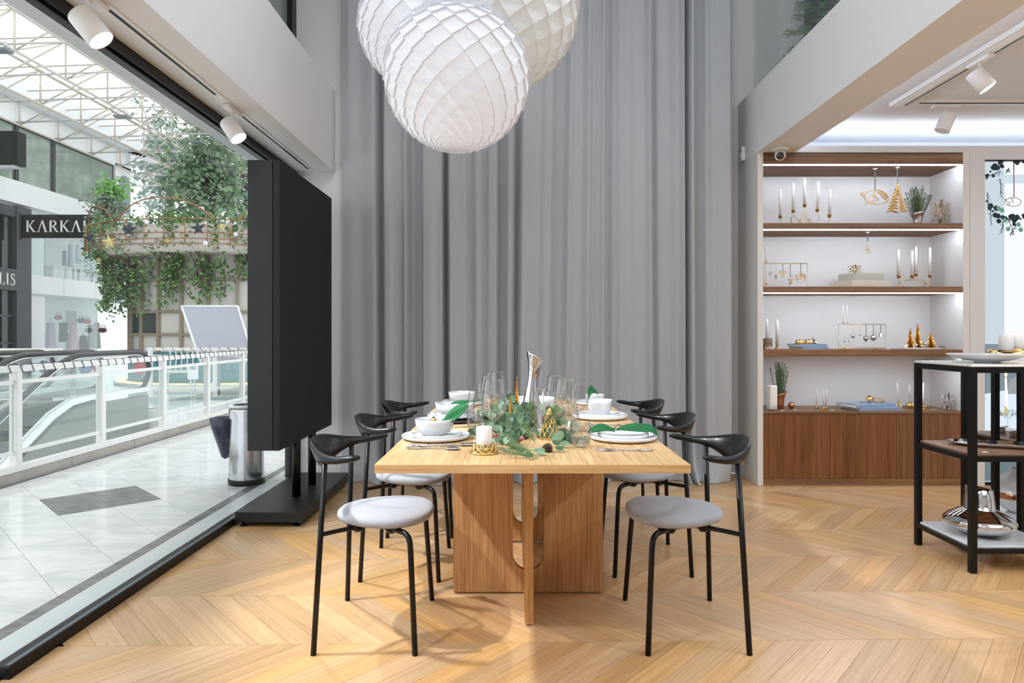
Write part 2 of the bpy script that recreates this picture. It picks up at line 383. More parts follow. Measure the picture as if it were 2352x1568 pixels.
# shop window
w1 = struct('window_1', 'large black framed shop window onto the mall walkway', 'window')
MB().box(-1.738, -1.675, 2.24, 5.3, -.01, .042, .003).build('window_sill_frame', M['black'], w1)
MB().box(-1.700, -1.682, 2.25, 5.3, .0405, .0435).build('sill_cap', pm('grey_frame_top', (96, 104, 110), .3, .4), w1)
MB().box(-1.79, -1.70, .2, 5.3, 2.362, 2.411).build('window_head_frame', M['black'], w1)
MB().box(-1.725, -1.722, .2, 5.3, 2.350, 2.362).build('head_gasket', M['black'], w1)
MB().box(-1.78, -1.71, 5.24, 5.3, .03, 2.36).build('window_jamb', M['black'], w1)
MB().box(-1.739, -1.727, 2.24, 5.25, .045, 2.36).build('glass_pane', M['pane'], w1)
w2 = struct('window_2', 'dark framed upper window above the white beam', 'window')
MB().box(-1.79, -1.71, 5.20, 5.3, 3.05, 4.8).build('window_jamb', M['black'], w2)
MB().box(-1.795, -1.785, 5.10, 5.2, 3.05, 4.8).build('window_bead', pm('grey_bead', (120, 130, 134), .4), w2)
MB().box(-1.79, -1.71, -3, 5.2, 3.05, 3.09).build('window_sill_frame', M['black'], w2)
MB().box(-1.76, -1.75, -3, 5.2, 3.09, 4.8).build('glass_pane', pm('grey_blind_glass', (140, 147, 150), .15), w2)
# ------------------------------------------------------------------ curtain
def curtain():
    cp = [(788,.02),(805,.03),(830,.02),(862,.04),(878,-.07),(884,.05),(898,.05),(914,.02),(922,.02),(934,.055),(942,-.02),(966,-.045),(972,.05),(990,.055),(1005,.04),(1017,.045),(1024,-.10),(1032,.05),
          (1050,.045),(1066,.02),(1080,.0),(1095,.04),(1106,.035),(1114,-.015),(1124,.01),(1140,.015),(1151,-.04),(1160,.0),(1168,.045),(1178,.03),(1190,-.05),(1198,.045),(1215,.04),(1238,.02),(1252,.035),(1266,.03),
          (1276,-.02),(1290,-.01),(1308,.03),(1320,.01),(1334,.0),(1352,.03),(1362,-.005),(1375,.01),(1386,.03),(1397,-.03),(1410,.0),(1425,.02),(1442,.03),(1460,.012),(1478,.02),(1494,.05),(1501,-.04),(1515,-.01),(1535,-.01),(1555,.02),
          (1571,.055),(1577,-.10),(1583,.05),(1591,.05),(1600,-.03),(1612,-.01),(1620,.035),(1636,.02),(1648,.035),(1664,.045),(1674,.05),(1682,.0)]
    X = [PX(p, 5.25) for p, _ in cp]; D = [d for _, d in cp]
    def depth(x):
        if x <= X[0]: return D[0]
        if x >= X[-1]: return D[-1]
        import bisect
        i = bisect.bisect_right(X, x)-1; t = (x-X[i])/(X[i+1]-X[i]); t = t*t*(3-2*t); return lerp(D[i], D[i+1], t)
    xs = []; x = X[0]
    while x < X[-1]: xs.append(x); x += .0045
    xs.append(X[-1])
    zs = [0.004, .012, .03, .06, .1, .16, .25, .4, .6, .9, 1.2, 1.6, 2, 2.4, 2.8, 3.2, 3.6, 4, 4.4, 4.75]
    vs = []; fs = []
    for z in zs:
        amp = 1.5-.05*z
        for i, x in enumerate(xs):
            sw = (.022*math.sin(x*2.1+1)+.012*math.sin(x*5.3))*(2.2-z)/2.2
            u = max(X[0], min(X[-1], x+sw*min(1, min(x-X[0], X[-1]-x)/.12)))
            low = max(0, 1-z/.22)
            d = sum(depth(max(X[0], min(X[-1], u+e_)))*w_ for e_, w_ in ((-.012, .15), (-.006, .2), (0, .3), (.006, .2), (.012, .15)))*amp + low**2*(.05+.045*math.sin(x*13+2)+.03*math.sin(x*29))
            xx = x+low**2*.04*math.sin(x*11)
            vs.append((xx, 5.26-d, z+low**2*.012*math.sin(x*31)*(0 if z < .01 else 1)))
    n = len(xs)
    for r in range(len(zs)-1):
        for i in range(n-1): fs.append((r*n+i, r*n+i+1, (r+1)*n+i+1, (r+1)*n+i))
    o = MB().add(vs, fs, True).build('curtain', M['curtain']); tag(o, 'floor to ceiling grey pleated curtain behind the dining table', 'curtain')
curtain()

# ------------------------------------------------------------------ built-in shelf wall
NX0, NX1 = PX(1753, FY), PX(2212, FY)
wr = struct('wall_shelf', 'white wall face around the lit shelves and the screen', 'wall')
SX0 = PX(2262, FY)
MB().box(NX1+.052, SX0, FY, FY+.3, 0, 2.516).build('wall_pier', M['wall'], wr)
MB().box(2.0, 5.5, FY, FY+.02, 2.516, 2.565).build('fascia', M['wall'], wr)
MB().box(SX0, 5.5, FY, FY+.3, 2.462, 2.516).build('wall_header', M['wall'], wr)
MB().box(4.9, 5.5, FY, FY+.3, 0, 2.462).build('wall_right_end', M['wall'], wr)
MB().box(2.0, 5.5, FY+.02, BY, 2.516, 2.53).build('cove_ledge', M['wall'], wr)
MB().box(1.84, 5.5, BY, BY+.1, 0, 2.5).build('wall_rear', M['wall'], wr)
MB().box(2.15, 5.4, FY+.05, FY+.075, 2.531, 2.545).build('led_strip', M['led_low'], wr)
ub = thing('wall_shelving', 'lit built-in wall shelving with walnut shelves and white lining', 'shelving', (0, FY, 0))
MB().box(1.84, NX0, 0, .45, 0, 2.516, .001).build('side_panel', M['white'], ub)
MB().box(NX1, NX1+.05, 0, .45, 0, 2.516, .001).build('side_panel', M['white'], ub)
MB().box(NX0, NX1, .41, .44, .5, 2.5).build('back_panel', M['white'], ub)
MB().box(NX0, NX1, 0, .42, 2.427, 2.508, .001).build('crown_panel', M['walnut'], ub)
def shelf(z1, z0, led=True):
    s = MB().box(NX0, NX1, 0, .41, z0, z1, .001).build('shelf', M['walnut'], ub)
    if led: MB().box(NX0+.005, NX1-.005, .012, .021, z0-(.005 if z0 > 1.15 else .0002), z0+.001).build('led_strip', M['led'], s)
MB().box(NX0+.005, NX1-.005, .012, .021, 2.421, 2.428).build('led_strip', M['led'], ub)
Z1, Z2, Z3, Z4 = 1.982, 1.502, 1.025, .559
shelf(Z1, 1.936); shelf(Z2, 1.456); shelf(Z3, .976)
cb = thing('base_cabinet', 'walnut base cabinet with three plain doors below the shelves', 'cabinet', (0, FY, 0))
MB().box(NX0, NX1, 0, .41, Z4-.02, Z4, .001).build('cabinet_top', M['walnut'], cb)
MB().box(NX0, NX1, .025, .40, .03, Z4-.02).build('body', M['walnutv'], cb)
ex = [NX0, PX(1907, FY), PX(2060, FY), NX1]
for a, b in zip(ex[:-1], ex[1:]): MB().box(a+.0015, b-.0015, .003, .024, .052, Z4-.024, .001).build('door', M['walnutv'], cb)
MB().box(NX0, NX1, .006, .03, 0, .050).build('plinth', M['walnut'], cb)

# ------------------------------------------------------------------ tracks and spotlights
def fixture(loc, aim, label, lit=True, power=60, group=None, ax='y', length=.12, r=.047, size=1.15):
    """loc: point on the track; aim: direction of the beam"""
    t = thing('track_spotlight', label, 'spotlight', loc, 0, group)
    a = (.02, .09) if ax == 'y' else (.09, .02)
    MB().box(-a[0], a[0], -a[1], a[1], -.022, 0, .004).build('adapter', M['white'], t)
    MB().tube([(0, 0, -.02), (0, 0, -.075)], .009, 10).build('stem', M['white'], t)
    d = Vector(aim).normalized(); q = Vector((0, 0, -1)).rotation_difference(d).to_euler()
    b = MB().lathe([(r*.96, .055), (r, .05), (r, -length*.55), (r*.97, -length*.55-.001), (r*.93, -length*.5)], 28, cap0=True).build('lamp_head', M['white'], t, (0, 0, -.115), q, fix=True)
    MB().lathe([(.0001, -length*.51), (r*.93, -length*.51)], 24).build('lens', M['lens'] if lit else M['white'], b)
    if lit:
        l = bpy.data.lights.new('spot_beam', 'SPOT'); l.energy = power; l.spot_size = size; l.spot_blend = .5; l.shadow_soft_size = .035; l.color = WARM
        o = bpy.data.objects.new('spot_beam', l); S.collection.objects.link(o); o.parent = b; o.location = (0, 0, -length*.62)
    return t
tr = thing('lighting_track', 'recessed track line in the soffit above the shop window', 'track', (-1.573, 0, 2.411))
MB().box(-.025, .025, -1, 5.2, -.006, 0).build('track_trim', M['white'], tr)
for a, b in ((-1, 2.2), (2.62, 3.55), (3.9, 5.15)): MB().box(-.006, .006, a, b, -.009, -.004).build('track_slot', M['black'], tr)
fixture((-1.573, 2.50, 2.403), (.62, .10, -.80), 'white spotlight nearest the viewer under the window beam', power=210)
fixture((-1.573, 3.77, 2.403), (.55, -.10, -.80), 'white spotlight above the black display stand, lit and smaller', power=160)
fixture((-1.573, 1.0, 2.403), (.75, .35, -.75), 'white spotlight behind the viewer on the window soffit', power=105)
t2 = thing('lighting_track', 'white ceiling track running towards the shelves', 'track', (2.61, 0, 2.72))
MB().box(-.028, .028, -1, 4.58, -.035, 0).build('track_body', M['white'], t2)
MB().box(.020, .030, -1, 4.55, -.037, -.022).build('track_slot', M['black'], t2)
MB().box(-.055, -.028, -1, 4.60, -.032, -.002).build('track_flange', M['white'], t2)
t3 = thing('lighting_track', 'white ceiling track running crosswise in front of the shelves', 'track', (0, 4.55, 2.72))
MB().box(2.66, 4.6, -.02, .02, -.03, 0).build('track_body', M['white'], t3)
MB().box(2.72, 4.6, -.0215, -.0195, -.03, -.024).build('track_slot', M['black'], t3)
fixture((2.61, 3.78, 2.685), (.45, -.25, -.8), 'lit white spotlight on the track running towards the shelves', power=42)
fixture((2.91, 4.55, 2.690), (-.32, .05, -.85), 'white unlit looking spotlight on the crosswise track', lit=False, ax='x')
fixture((2.61, 1.6, 2.685), (-.35, .45, -.8), 'white spotlight near the viewer on the ceiling track', power=60)
fixture((2.61, .2, 2.685), (-.6, .65, -.8), 'white spotlight behind the viewer on the ceiling track', power=60)

# camera dome, motion sensor
c = thing('security_camera', 'white dome security camera under the beam at the shelf crown', 'camera', (PX(1792, 4.98), 4.98, 2.517), -.375)
MB().lathe([(.0001, 0), (.058, 0), (.058, -.012), (.05, -.022), (.034, -.026)], 28).build('mount', M['white'], c, fix=True)
b = MB().sphere((0, 0, -.052), .040, 24, 14).build('housing', M['white'], c)
MB().lathe([(.0001, 0), (.027, 0), (.027, -.014), (.024, -.016), (.0001, -.018)], 24).build('lens', pm('camera_lens_black', (22, 20, 20), .1, coat=1), b, (0.0, -.026, -.062), (-math.radians(62), 0, 0), fix=True)
c = thing('motion_sensor', 'small white motion sensor on the beam face beside the curtain', 'sensor', (1.84, 5.40, PZ(352, 5.40)))
MB().box(-.03, 0, -.03, .03, -.065, .05, .008).build('housing', M['white'], c)
MB().box(-.036, -.028, -.02, .02, -.045, .0, .003).build('sensor_window', pm('sensor_window_plastic', (214, 222, 234), .3), c)
MB().box(-.033, -.029, -.017, .017, .012, .017).build('status_slot', pm('grey_slot', (120, 120, 122), .6), c)

# ------------------------------------------------------------------ big screen in the right wall
def screen():
    sc = thing('display_screen', 'full-height lit display screen showing a wreath and a Christmas table', 'screen', (SX0, FY+.02, 0))
    WW = 4.9-SX0
    MB().box(0, WW, .02, .05, .0, 2.46).build('screen_backing', M['black'], sc)
    MB().box(0, .006, -.012, .02, .02, 2.462).build('bezel', M['black'], sc)
    MB().box(0, WW, -.012, .02, .0, .02).build('bezel', M['black'], sc)
    MB().box(0, WW, -.012, .02, 2.455, 2.462).build('bezel', M['black'], sc)
    def pic(name, poly, col, s, layer, px=True):
        q = [((PX(x, FY+.02)-SX0), PZ(y, FY+.02)) for x, y in poly] if px else poly
        m = emis('picture_'+name, col, s)
        return MB().prism(q, .0008, lambda u, v, w_: (u, .019-.0011*layer-w_, v)).build(name, m, sc)
    R = [(2264, 366), (2700, 366), (2700, 1107), (2264, 1107)]
    pic('picture_ground', R, (206, 220, 230), .98, 0)
    pic('picture_window_light', [(2311, 366), (2560, 366), (2560, 790), (2311, 790)], (248, 252, 255), 1.0, 1)
    pic('picture_window_bar', [(2311, 400), (2560, 400), (2560, 420), (2311, 420)], (214, 230, 240), .95, 2)
    pic('picture_wall', [(2264, 790), (2700, 790), (2700, 905), (2264, 905)], (150, 166, 176), .75, 2)
    pic('picture_tablecloth', [(2264, 905), (2330, 893), (2700, 900), (2700, 1040), (2264, 1040)], (226, 238, 250), 1.0, 3)
    pic('picture_cloth_shadow', [(2264, 1030), (2700, 1030), (2700, 1105), (2264, 1105)], (132, 152, 160), .7, 4)
    # wreath
    rnd = random.Random(3); cones = []; col = (48, 58, 60)
    mb = MB(); mn = MB(); ml = MB()
    cx, cy, R0 = 2330, 435, 66
    def q(x, y): return (PX(x, FY+.02)-SX0, PZ(y, FY+.02))
    def disc(m, x, y, r, lay, n=9):
        if x-r < 2264: return
        pts = [q(x+r*math.cos(2*PI*k/n)*(1+.18*math.sin(3*k)), y+r*math.sin(2*PI*k/n)) for k in range(n)]
        m.prism(pts, .0008, lambda u, v, w_: (u, .019-.0011*lay-w_, v))
    for k in range(90):
        a = 2*PI*k/90; x = cx+R0*1.0*math.cos(a)+rnd.uniform(-10, 10); y = cy+R0*1.05*math.sin(a)+rnd.uniform(-10, 10)
        if rnd.random() < .85: disc(mb, x, y, rnd.uniform(4.2, 7), 5)
    for k in range(48):
        a = 2*PI*k/48; disc(mb, cx+R0*math.cos(a), cy+R0*1.05*math.sin(a), 2.6, 5, 6)
    def stroke(m, x0, y0, x1, y1, wd, lay):
        if min(x0, x1) < 2265: return
        d = Vector((x1-x0, y1-y0)); 
        if d.length < .1: return
        d.normalize(); nx, ny = -d.y*wd/2, d.x*wd/2
        m.prism([q(x0+nx, y0+ny), q(x1+nx*.3, y1+ny*.3), q(x1-nx*.3, y1-ny*.3), q(x0-nx, y0-ny)], .0008, lambda u, v, w_: (u, .019-.0011*lay-w_, v))
    for (sx, sy, ax, ay) in ((2300, 392, -26, 10), (2300, 410, 2, 42), (2276, 470, 4, 44), (2308, 500, -6, 34), (2318, 500, 14, 36), (2316, 392, 4, -8), (2270, 440, 3, 40), (2340, 512, -18, 26)):
        for k in range(14):
            t = k/14; x = sx+ax*t; y = sy+ay*t
            stroke(mn, x, y, x+rnd.uniform(-9, 9), y+rnd.uniform(2, 11), 1.3, 6)
        stroke(mn, sx, sy, sx+ax, sy+ay, 1.8, 6)
    for x, y in ((2318, 525), (2310, 505), (2304, 482), (2342, 515), (2347, 527), (2296, 478)): disc(ml, x, y, 5.5, 7)
    mb.build('picture_wreath_cones', emis('picture_dark_cones', col, .9), sc); mn.build('picture_wreath_needles', emis('picture_needles', (70, 90, 92), .9), sc)
    ml.build('picture_wreath_leaves', emis('picture_leaves', (120, 160, 140), .9), sc)
    m = MB(); stroke(m, 2331, 375, 2331, 452, 2.4, 7); stroke(m, 2331.5, 452, 2331.5, 375, 2.2, 7); m.build('picture_ribbon', emis('picture_ribbon_red', (120, 60, 90), .9), sc)
    m = MB(); pts = [(2311+18+19*math.cos(a), 463+10*math.sin(a)) for a in [2*PI*k/20 for k in range(21)]]
    for a, b in zip(pts[:-1], pts[1:]): stroke(m, *a, *b, 2, 7)
    for a, b in (((2311, 456), (2318, 466)), ((2318, 466), (2328, 462)), ((2326, 454), (2331, 466)), ((2316, 470), (2324, 468))): stroke(m, *a, *b, 2, 7)
    m.build('picture_ornament', emis('picture_ornament_brown', (120, 110, 104), .95), sc)
    pic('picture_chair', [(2318, 905), (2320, 880), (2330, 868), (2348, 862), (2400, 862), (2400, 905)], (172, 176, 178), .85, 4)
    pic('picture_candle', [(2310, 868), (2315, 868), (2318, 935), (2312, 935)], (250, 252, 255), 1.2, 7)
    pic('picture_candle_flame', [(2312, 850), (2316, 860), (2313, 868), (2309, 860)], (255, 214, 150), 3.0, 8)
    m = MB()
    for k in range(30): disc(m, 2313+rnd.uniform(-1, 1)*(2+k*.28), 934+k*.72, 1.7, 8, 5)
    m.build('picture_gold_tree', emis('picture_gold', (206, 184, 120), 1.0), sc)
    m = MB()
    for k in range(70):
        x = 2296+rnd.uniform(0, 60); y = 950+rnd.gauss(0, 4); stroke(m, x, y, x+rnd.uniform(-7, 7), y+rnd.uniform(-5, 5), 1.4, 7)
    m.build('picture_greenery', emis('picture_greenery_teal', (62, 96, 100), .85), sc)
    for (x, y, w_, h) in ((2344, 905, 14, 26), (2330, 955, 26, 30)):
        m = MB(); a = [(x-w_/2, y), (x-w_/2, y+h), (x+w_/2, y+h), (x+w_/2, y), (x-w_/2, y)]
        for p, r_ in zip(a[:-1], a[1:]): stroke(m, *p, *r_, 1.6, 8)
        m.build('picture_glass', emis('picture_glass_rim', (176, 196, 210), .9), sc)
screen()
# ------------------------------------------------------------------ dining table
T0, T1, TX0, TX1, TZ = 2.132, 4.247, -.4415, .558, .735
tb = thing('dining_table', 'light oak dining table with crossed panel base, set for dinner', 'table', (.058, 3.19, 0))
MB().box(-.5, .5, -1.058, 1.058, TZ-.028, TZ, .0015).build('table_top', M['oak'], tb)
MB().box(-.4995, .4995, -1.0592, -1.0575, TZ-.0275, TZ-.0008).build('edge_band', M['oakx'], tb)
def arch_panel(y):
    hw, ow, zb, r = .331, .0685, .102, .0685
    pts = [(-hw, .008), (hw, .008), (hw, TZ-.028), (ow, TZ-.028)]
    pts += [(ow*math.cos(a), zb+r+r*math.sin(a)) for a in [-PI*k/12 for k in range(13)]]
    pts += [(-ow, TZ-.028), (-hw, TZ-.028)]
    MB().prism(pts, .03, lambda u, v, w_: (u+.004, y-.015+w_, v)).build('leg_panel', M['oakv'], tb, fix=True)
arch_panel(2.995-3.19); arch_panel(3.725-3.19)
mb = MB()
pts = [(-.541, .008), (.85, .008), (.85, TZ-.028), (.42, TZ-.028)]+[(.155+.265*math.cos(a), .37+.265*math.sin(a)) for a in [-PI*k/12 for k in range(13)]]+[(-.11, TZ-.028), (-.541, TZ-.028)]
mb.prism(pts, .032, lambda u, v, w_: (-.015+w_, u, v)).build('leg_panel', pm('oak_base_edge', (206, 160, 104), .45, var=.08, vscale=5) if 0 else M['oakv'], tb, fix=True)

# ------------------------------------------------------------------ chairs (local: +x faces the table)
def make_chair(label, loc, rz):
    t = thing('dining_chair', label, 'chair', loc, rz, 'black dining chairs around the table')
    # seat
    n = 40; prof = [(.0, .4265), (.62, .4262), (.88, .429), (.975, .437), (1.0, .448), (.985, .459), (.93, .467), (.8, .4725), (.55, .476), (.25, .4765), (0.0001, .4765)]
    def rf(th, i):
        c = math.cos(th); a = .187; b = .203*(1+.12*c-.05*(1-c))
        k = 1.0
        ct, st = abs(math.cos(th)), abs(math.sin(th)); e = 2.25
        rr = 1/((ct/a)**e+(st/b)**e)**(1/e)
        return rr, 0
    prof = [(max(p[0], .0001), p[1]) for p in prof]
    MB().lathe(prof, n, rf, c=(.03, 0, 0)).build('seat', M['fabric'], t, fix=True)
    # backrest: U-shaped band, tall at the back, tapering to horn tips
    N = 48; vs = []; fs = []; K = 14
    for i in range(N+1):
        u = -1+2*i/N; au = abs(u)
        th = u*math.radians(97)
        px = -.040-.190*math.cos(th); py = .258*math.sin(th)
        if au > .78: k = (au-.78)/.22; px += .004*k*k; py += (1 if u > 0 else -1)*.004*k
        hgt = .050*math.exp(-(au/.41)**2.2)+.0125
        if au > .9: hgt *= (1-((au-.9)/.1)**2*.55)
        tk = .0105+.004*au
        if au > .94: tk *= 1-((au-.94)/.06)**2*.6
        zc = .690+.006*au+.012*max(0, au-.75)/.25
        tg = Vector((.190*math.sin(th), .258*math.cos(th), 0)).normalized()
        nr = Vector((-tg.y, tg.x, 0))                       # outward horizontal normal
        if nr.dot(Vector((math.cos(th)*-1, math.sin(th), 0))) < 0: nr = -nr
        lean = .5*(1-au**1.2); up = (Vector((0, 0, 1))+nr*lean).normalized(); nn = (nr-up*nr.dot(up)).normalized()
        for k in range(K):
            a = 2*PI*k/K; ca, sa = math.cos(a), math.sin(a)
            sg = lambda v, e: math.copysign(abs(v)**e, v)
            vs.append(Vector((px, py, zc))+nn*tk*sg(ca, .8)+up*hgt*sg(sa, .9))
    for i in range(N):
        for k in range(K): fs.append((i*K+k, i*K+(k+1) % K, (i+1)*K+(k+1) % K, (i+1)*K+k))
    mb = MB().add(vs, fs, True); mb.f += [tuple(range(K)), tuple(N*K+k for k in range(K))]; mb.sm += [True, True]
    mb.build('backrest', M['blackwood'], t, fix=True)
    for s in (-1, 1):
        # rear leg with the bar to the seat
        foot = Vector((-.183, s*.247, 0)); top = Vector((-.155, s*.202, .675)); j = foot.lerp(top, .415/.665)
        b = MB().tube([foot, top], .0105, 12); b.build('leg', M['black'], t)
        MB().tube(smooth_path([j, (-.10, s*.14, .417), (-.02, s*.10, .421), (.05, s*.075, .424)], 4), .0085, 10).build('seat_bar', M['black'], t)
        p = smooth_path([(-.02, s*.085, .421), (.05, s*.12, .421), (.115, s*.172, .42), (.143, s*.196, .413), (.155, s*.207, .392), (.159, s*.211, .36)], 4)
        MB().tube(p+[Vector((.181, s*.250, 0))], .0105, 12).build('leg', M['black'], t)
        for mx_, my_ in ((-.055, s*.115), (.075, s*.135)):
            MB().lathe([(.0001, .4275), (.02, .4275), (.02, .412), (.014, .404), (.0001, .404)], 16).build('seat_mount', M['black'], t, (mx_, my_, 0), fix=True)
    return t
ch = make_chair('black framed chair with grey seat, left side, nearest the viewer', (-.535, 2.66, 0), 0)
for lab, l, r in (('black framed chair in the middle of the left side of the table', (-.53, 3.37, 0), 0),
                  ('black framed chair at the far end of the left side, by the curtain', (-.53, 4.04, 0), 0),
                  ('black framed chair with grey seat, right side, nearest the viewer', (.659, 2.66, 0), PI),
                  ('black framed chair in the middle of the right side of the table', (.655, 3.43, 0), PI),
                  ('black framed chair at the far end of the right side, by the curtain', (.655, 4.13, 0), PI)):
    dup(ch, None, l, r, lab)

# ------------------------------------------------------------------ pendants
def pendant(label, c, R, mat, lit, N=18, tilt=(.0, .0), power=8, phase=0):
    t = thing('pendant_lamp', label, 'lamp', c, group=None); t.rotation_euler = (tilt[0], tilt[1], phase)
    cells = []; s = PI/N*1.02; m = -3.05
    def gd(y): return 2*math.atan(math.exp(y))-PI/2
    row = 0
    def P(m_, th, k=1.0):
        la = gd(m_); return Vector((R*k*math.cos(la)*math.cos(th), R*k*math.cos(la)*math.sin(th), R*k*math.sin(la)))
    while m < 1.75:
        for j in range(N):
            th = 2*PI*(j+.5*(row % 2))/N+m*.0; h = PI/N
            B, T_, L, Rr = P(m-s, th, 1.012), P(m+s, th, .952), P(m, th-h, .984), P(m, th+h, .984)
            C = P(m-.1*s, th, 1.0-.075*math.cos(gd(m)))
            low = P(m-.55*s, th, 1.0-.012*math.cos(gd(m)))
            vs = [T_, L, B, Rr, C, low, T_.lerp(L, .5)*.996, T_.lerp(Rr, .5)*.996, L.lerp(B, .5)*1.002, B.lerp(Rr, .5)*1.002]
            fs = [(0, 6, 4), (6, 1, 4), (1, 8, 4), (8, 5, 4), (8, 2, 5), (2, 9, 5), (9, 4, 5), (9, 3, 4), (3, 7, 4), (7, 0, 4)]
            iB, iL, iR = P(m-s, th, .95), P(m, th-h, .94), P(m, th+h, .94); vs += [iL, iB, iR]; fs += [(1, 2, 11, 10), (2, 3, 12, 11)]
            vw = (Matrix.Rotation(phase, 3, 'Z') @ C); toward = Vector((-c[0]-vw.x, -c[1]-vw.y, CH-c[2]-vw.z)).normalized()
            n_ = vw.normalized(); face = n_.dot(toward)*(L-Rr).length**2
            cells.append((face, vs, fs))
        row += 1; m += s
    cells.sort(key=lambda q: -q[0]); rest = MB()
    for i, (f_, vs, fs) in enumerate(cells):
        if i < 300: MB().add(vs, fs, False).build('shade_cell', mat, t)
        else: rest.add(vs, fs, True)
    o = rest.build('shade_cells', mat, t); o['kind'] = 'stuff'
    MB().tube([(0, 0, R*.45), (0, 0, R*1.02), (0, 0, 4.8-c[2])], .004, 8).build('cord', M['white'], t)
    b = MB().tube([(0, 0, R*.62), (0, 0, R*.30)], R*.045, 12).build('lamp_holder', pm('lamp_holder_grey', (150, 150, 155), .4), t)
    MB().lathe([(.001, .012), (R*.10, .012), (R*.10, -.02), (R*.05, -.03), (.001, -.03)], 16, c=(0, 0, R*.98)).build('top_cap', M['white'], t, fix=True)
    if lit:
        if power > 3: MB().sphere((0, 0, R*.18), R*.13, 14, 10).build('bulb', emis('bulb_glow', (255, 253, 250), 6), b)
        l = bpy.data.lights.new('globe_inner_light', 'POINT'); l.energy = power; l.shadow_soft_size = R*.17; l.color = (1, .99, .985)
        o = bpy.data.objects.new('globe_inner_light', l); S.collection.objects.link(o); o.parent = t; o.location = (0, 0, R*.1)
    return t
def shade_mat(name, col, trans):
    m = bpy.data.materials.new(name); m.use_nodes = True; t = m.node_tree; n = t.nodes; n.clear()
    o = n.new('ShaderNodeOutputMaterial'); mx = n.new('ShaderNodeMixShader'); d = n.new('ShaderNodeBsdfDiffuse'); tl = n.new('ShaderNodeBsdfTranslucent')
    d.inputs[0].default_value = lin(col); tl.inputs[0].default_value = lin(col); mx.inputs[0].default_value = trans
    t.links.new(d.outputs[0], mx.inputs[1]); t.links.new(tl.outputs[0], mx.inputs[2]); t.links.new(mx.outputs[0], o.inputs[0]); return m
sm = shade_mat('opal_acrylic_cell', (238, 239, 243), .34); sm2 = shade_mat('white_paper_cell', (244, 244, 243), .35)
pendant('glowing white faceted globe pendant, lowest and nearest of the three', tuple(W(1050, 178, 2.72)), .295, sm, True, tilt=(.0, .10), power=5.0)
pendant('glowing white faceted globe pendant at upper left behind the lowest', tuple(W(957, 62, 3.35)), .292, sm, True, phase=.1, tilt=(0, .08), power=5.0)
pendant('largest globe pendant, dimmer ivory white, behind on the right', tuple(W(1150, 20, 3.95)), .462, sm2, True, N=18, power=2.0, phase=.2, tilt=(0, .12))  # globe taken as unlit; faint inner light added to whiten its shade

# ------------------------------------------------------------------ black display stand
ds = thing('display_stand', 'large black display panel on two posts and a heavy base', 'display', (-1.45, 4.57, 0))
MB().box(-.205, .193, -.57, .57, .028, .090, .002).build('base', M['blacksign'], ds)
for x in (-.17, .15):
    for y in (-.53, .53): MB().lathe([(.001, 0), (.02, 0), (.02, .006), (.01, .01), (.01, .028), (.001, .028)], 14).build('foot', M['black'], ds, (x, y, 0), fix=True)
for y in (-.17, .17): MB().tube([(.03, y, .09), (.03, y, .6)], .027, 20).build('post', M['black'], ds)
b = MB().box(-.132, .018, -.57, .57, .453, 2.177, .003).build('panel', M['blacksign'], ds)
MB().box(.0205, .060, -.57, .57, .453, 2.177, .003).build('rear_cover', M['blackscreen'], ds)
for z in (.53, 2.10): MB().tube([(-.0, -.5715, z), (-.0, -.569, z)], .003, 8).build('screw', M['black'], b)
# ================================================================== outside: the mall
mf = struct('paving', 'white marble mall walkway with a dark inlay outside the window', 'paving')
MB().box(-3.85, -1.745, -3, 11.6, -.35, -.012).build('paving_base', M['outwhite2'], mf)
MB().box(-2.0, -1.93, -1, 10, -.012, -.003).build('dark_border_strip', M['darkstone'], mf)
MB().box(-1.928, -1.739, -1, 10, -.012, -.002).build('sill_strip', M['wet'], mf)
MB().box(-3.85, -3.80, -1, 10, -.012, -.003).build('dark_border_strip', M['darkstone'], mf)
MB().box(-3.85, -1.79, 10, 30, -.012, -.004).build('far_paving', M['marble'], mf)
def tiles():
    sr, tr_ = .302, .585; r2 = math.sqrt(2)
    s0, t0 = 1.385/r2, 7.14/r2
    for i in range(-9, 30):
        for j in range(-14, 14):
            c = [(s0+i*sr, t0+j*tr_), (s0+(i+1)*sr, t0+j*tr_), (s0+(i+1)*sr, t0+(j+1)*tr_), (s0+i*sr, t0+(j+1)*tr_)]
            g = .0012; c = [(c[0][0]+g, c[0][1]+g), (c[1][0]-g, c[1][1]+g), (c[2][0]-g, c[2][1]-g), (c[3][0]+g, c[3][1]-g)]
            q = [((s_-t_)/r2, (s_+t_)/r2) for s_, t_ in c]
            q = clip(q, -3.798, -2.002, 1.6, 10)
            if not q or poly_area(q) < 1e-4: continue
            cx = sum(p[0] for p in q)/len(q); cy = sum(p[1] for p in q)/len(q)
            dark = (i in (0, 1) and j == 0) or (i in (12, 13) and j in (3,)) 
            MB().prism([(p[0]-cx, p[1]-cy) for p in q], .009, lambda u, v, w_: (u, v, -w_)).build('tile', M['darkstone'] if dark else M['marble'], mf, (cx, cy, -.003))
tiles()
mz = struct('paving_far', 'marble floor across the void around the round kiosk', 'paving')
MB().box(-30, -1.79, 11.6, 40, -.45, -.004).build('paving_slab', M['marble'], mz)
MB().box(-30, -5.2, 10.1, 11.6, -.45, -.004).build('paving_slab', M['marble'], mz)
MB().box(-30, -8.6, -6, 10.1, -.45, -.004).build('paving_slab', M['marble'], mz)
lo = struct('paving_lower', 'dim lower mall floor seen down through the void', 'paving')
MB().box(-9, -3.5, -3, 13, -4.1, -4).build('floor_slab', pm('lower_floor_grey', (120, 118, 112), .5, var=.1, vscale=1), lo)
MB().box(-5.15, -3.9, 11.7, 11.8, -4, -.45).build('lower_wall', M['outwhite2'], lo)
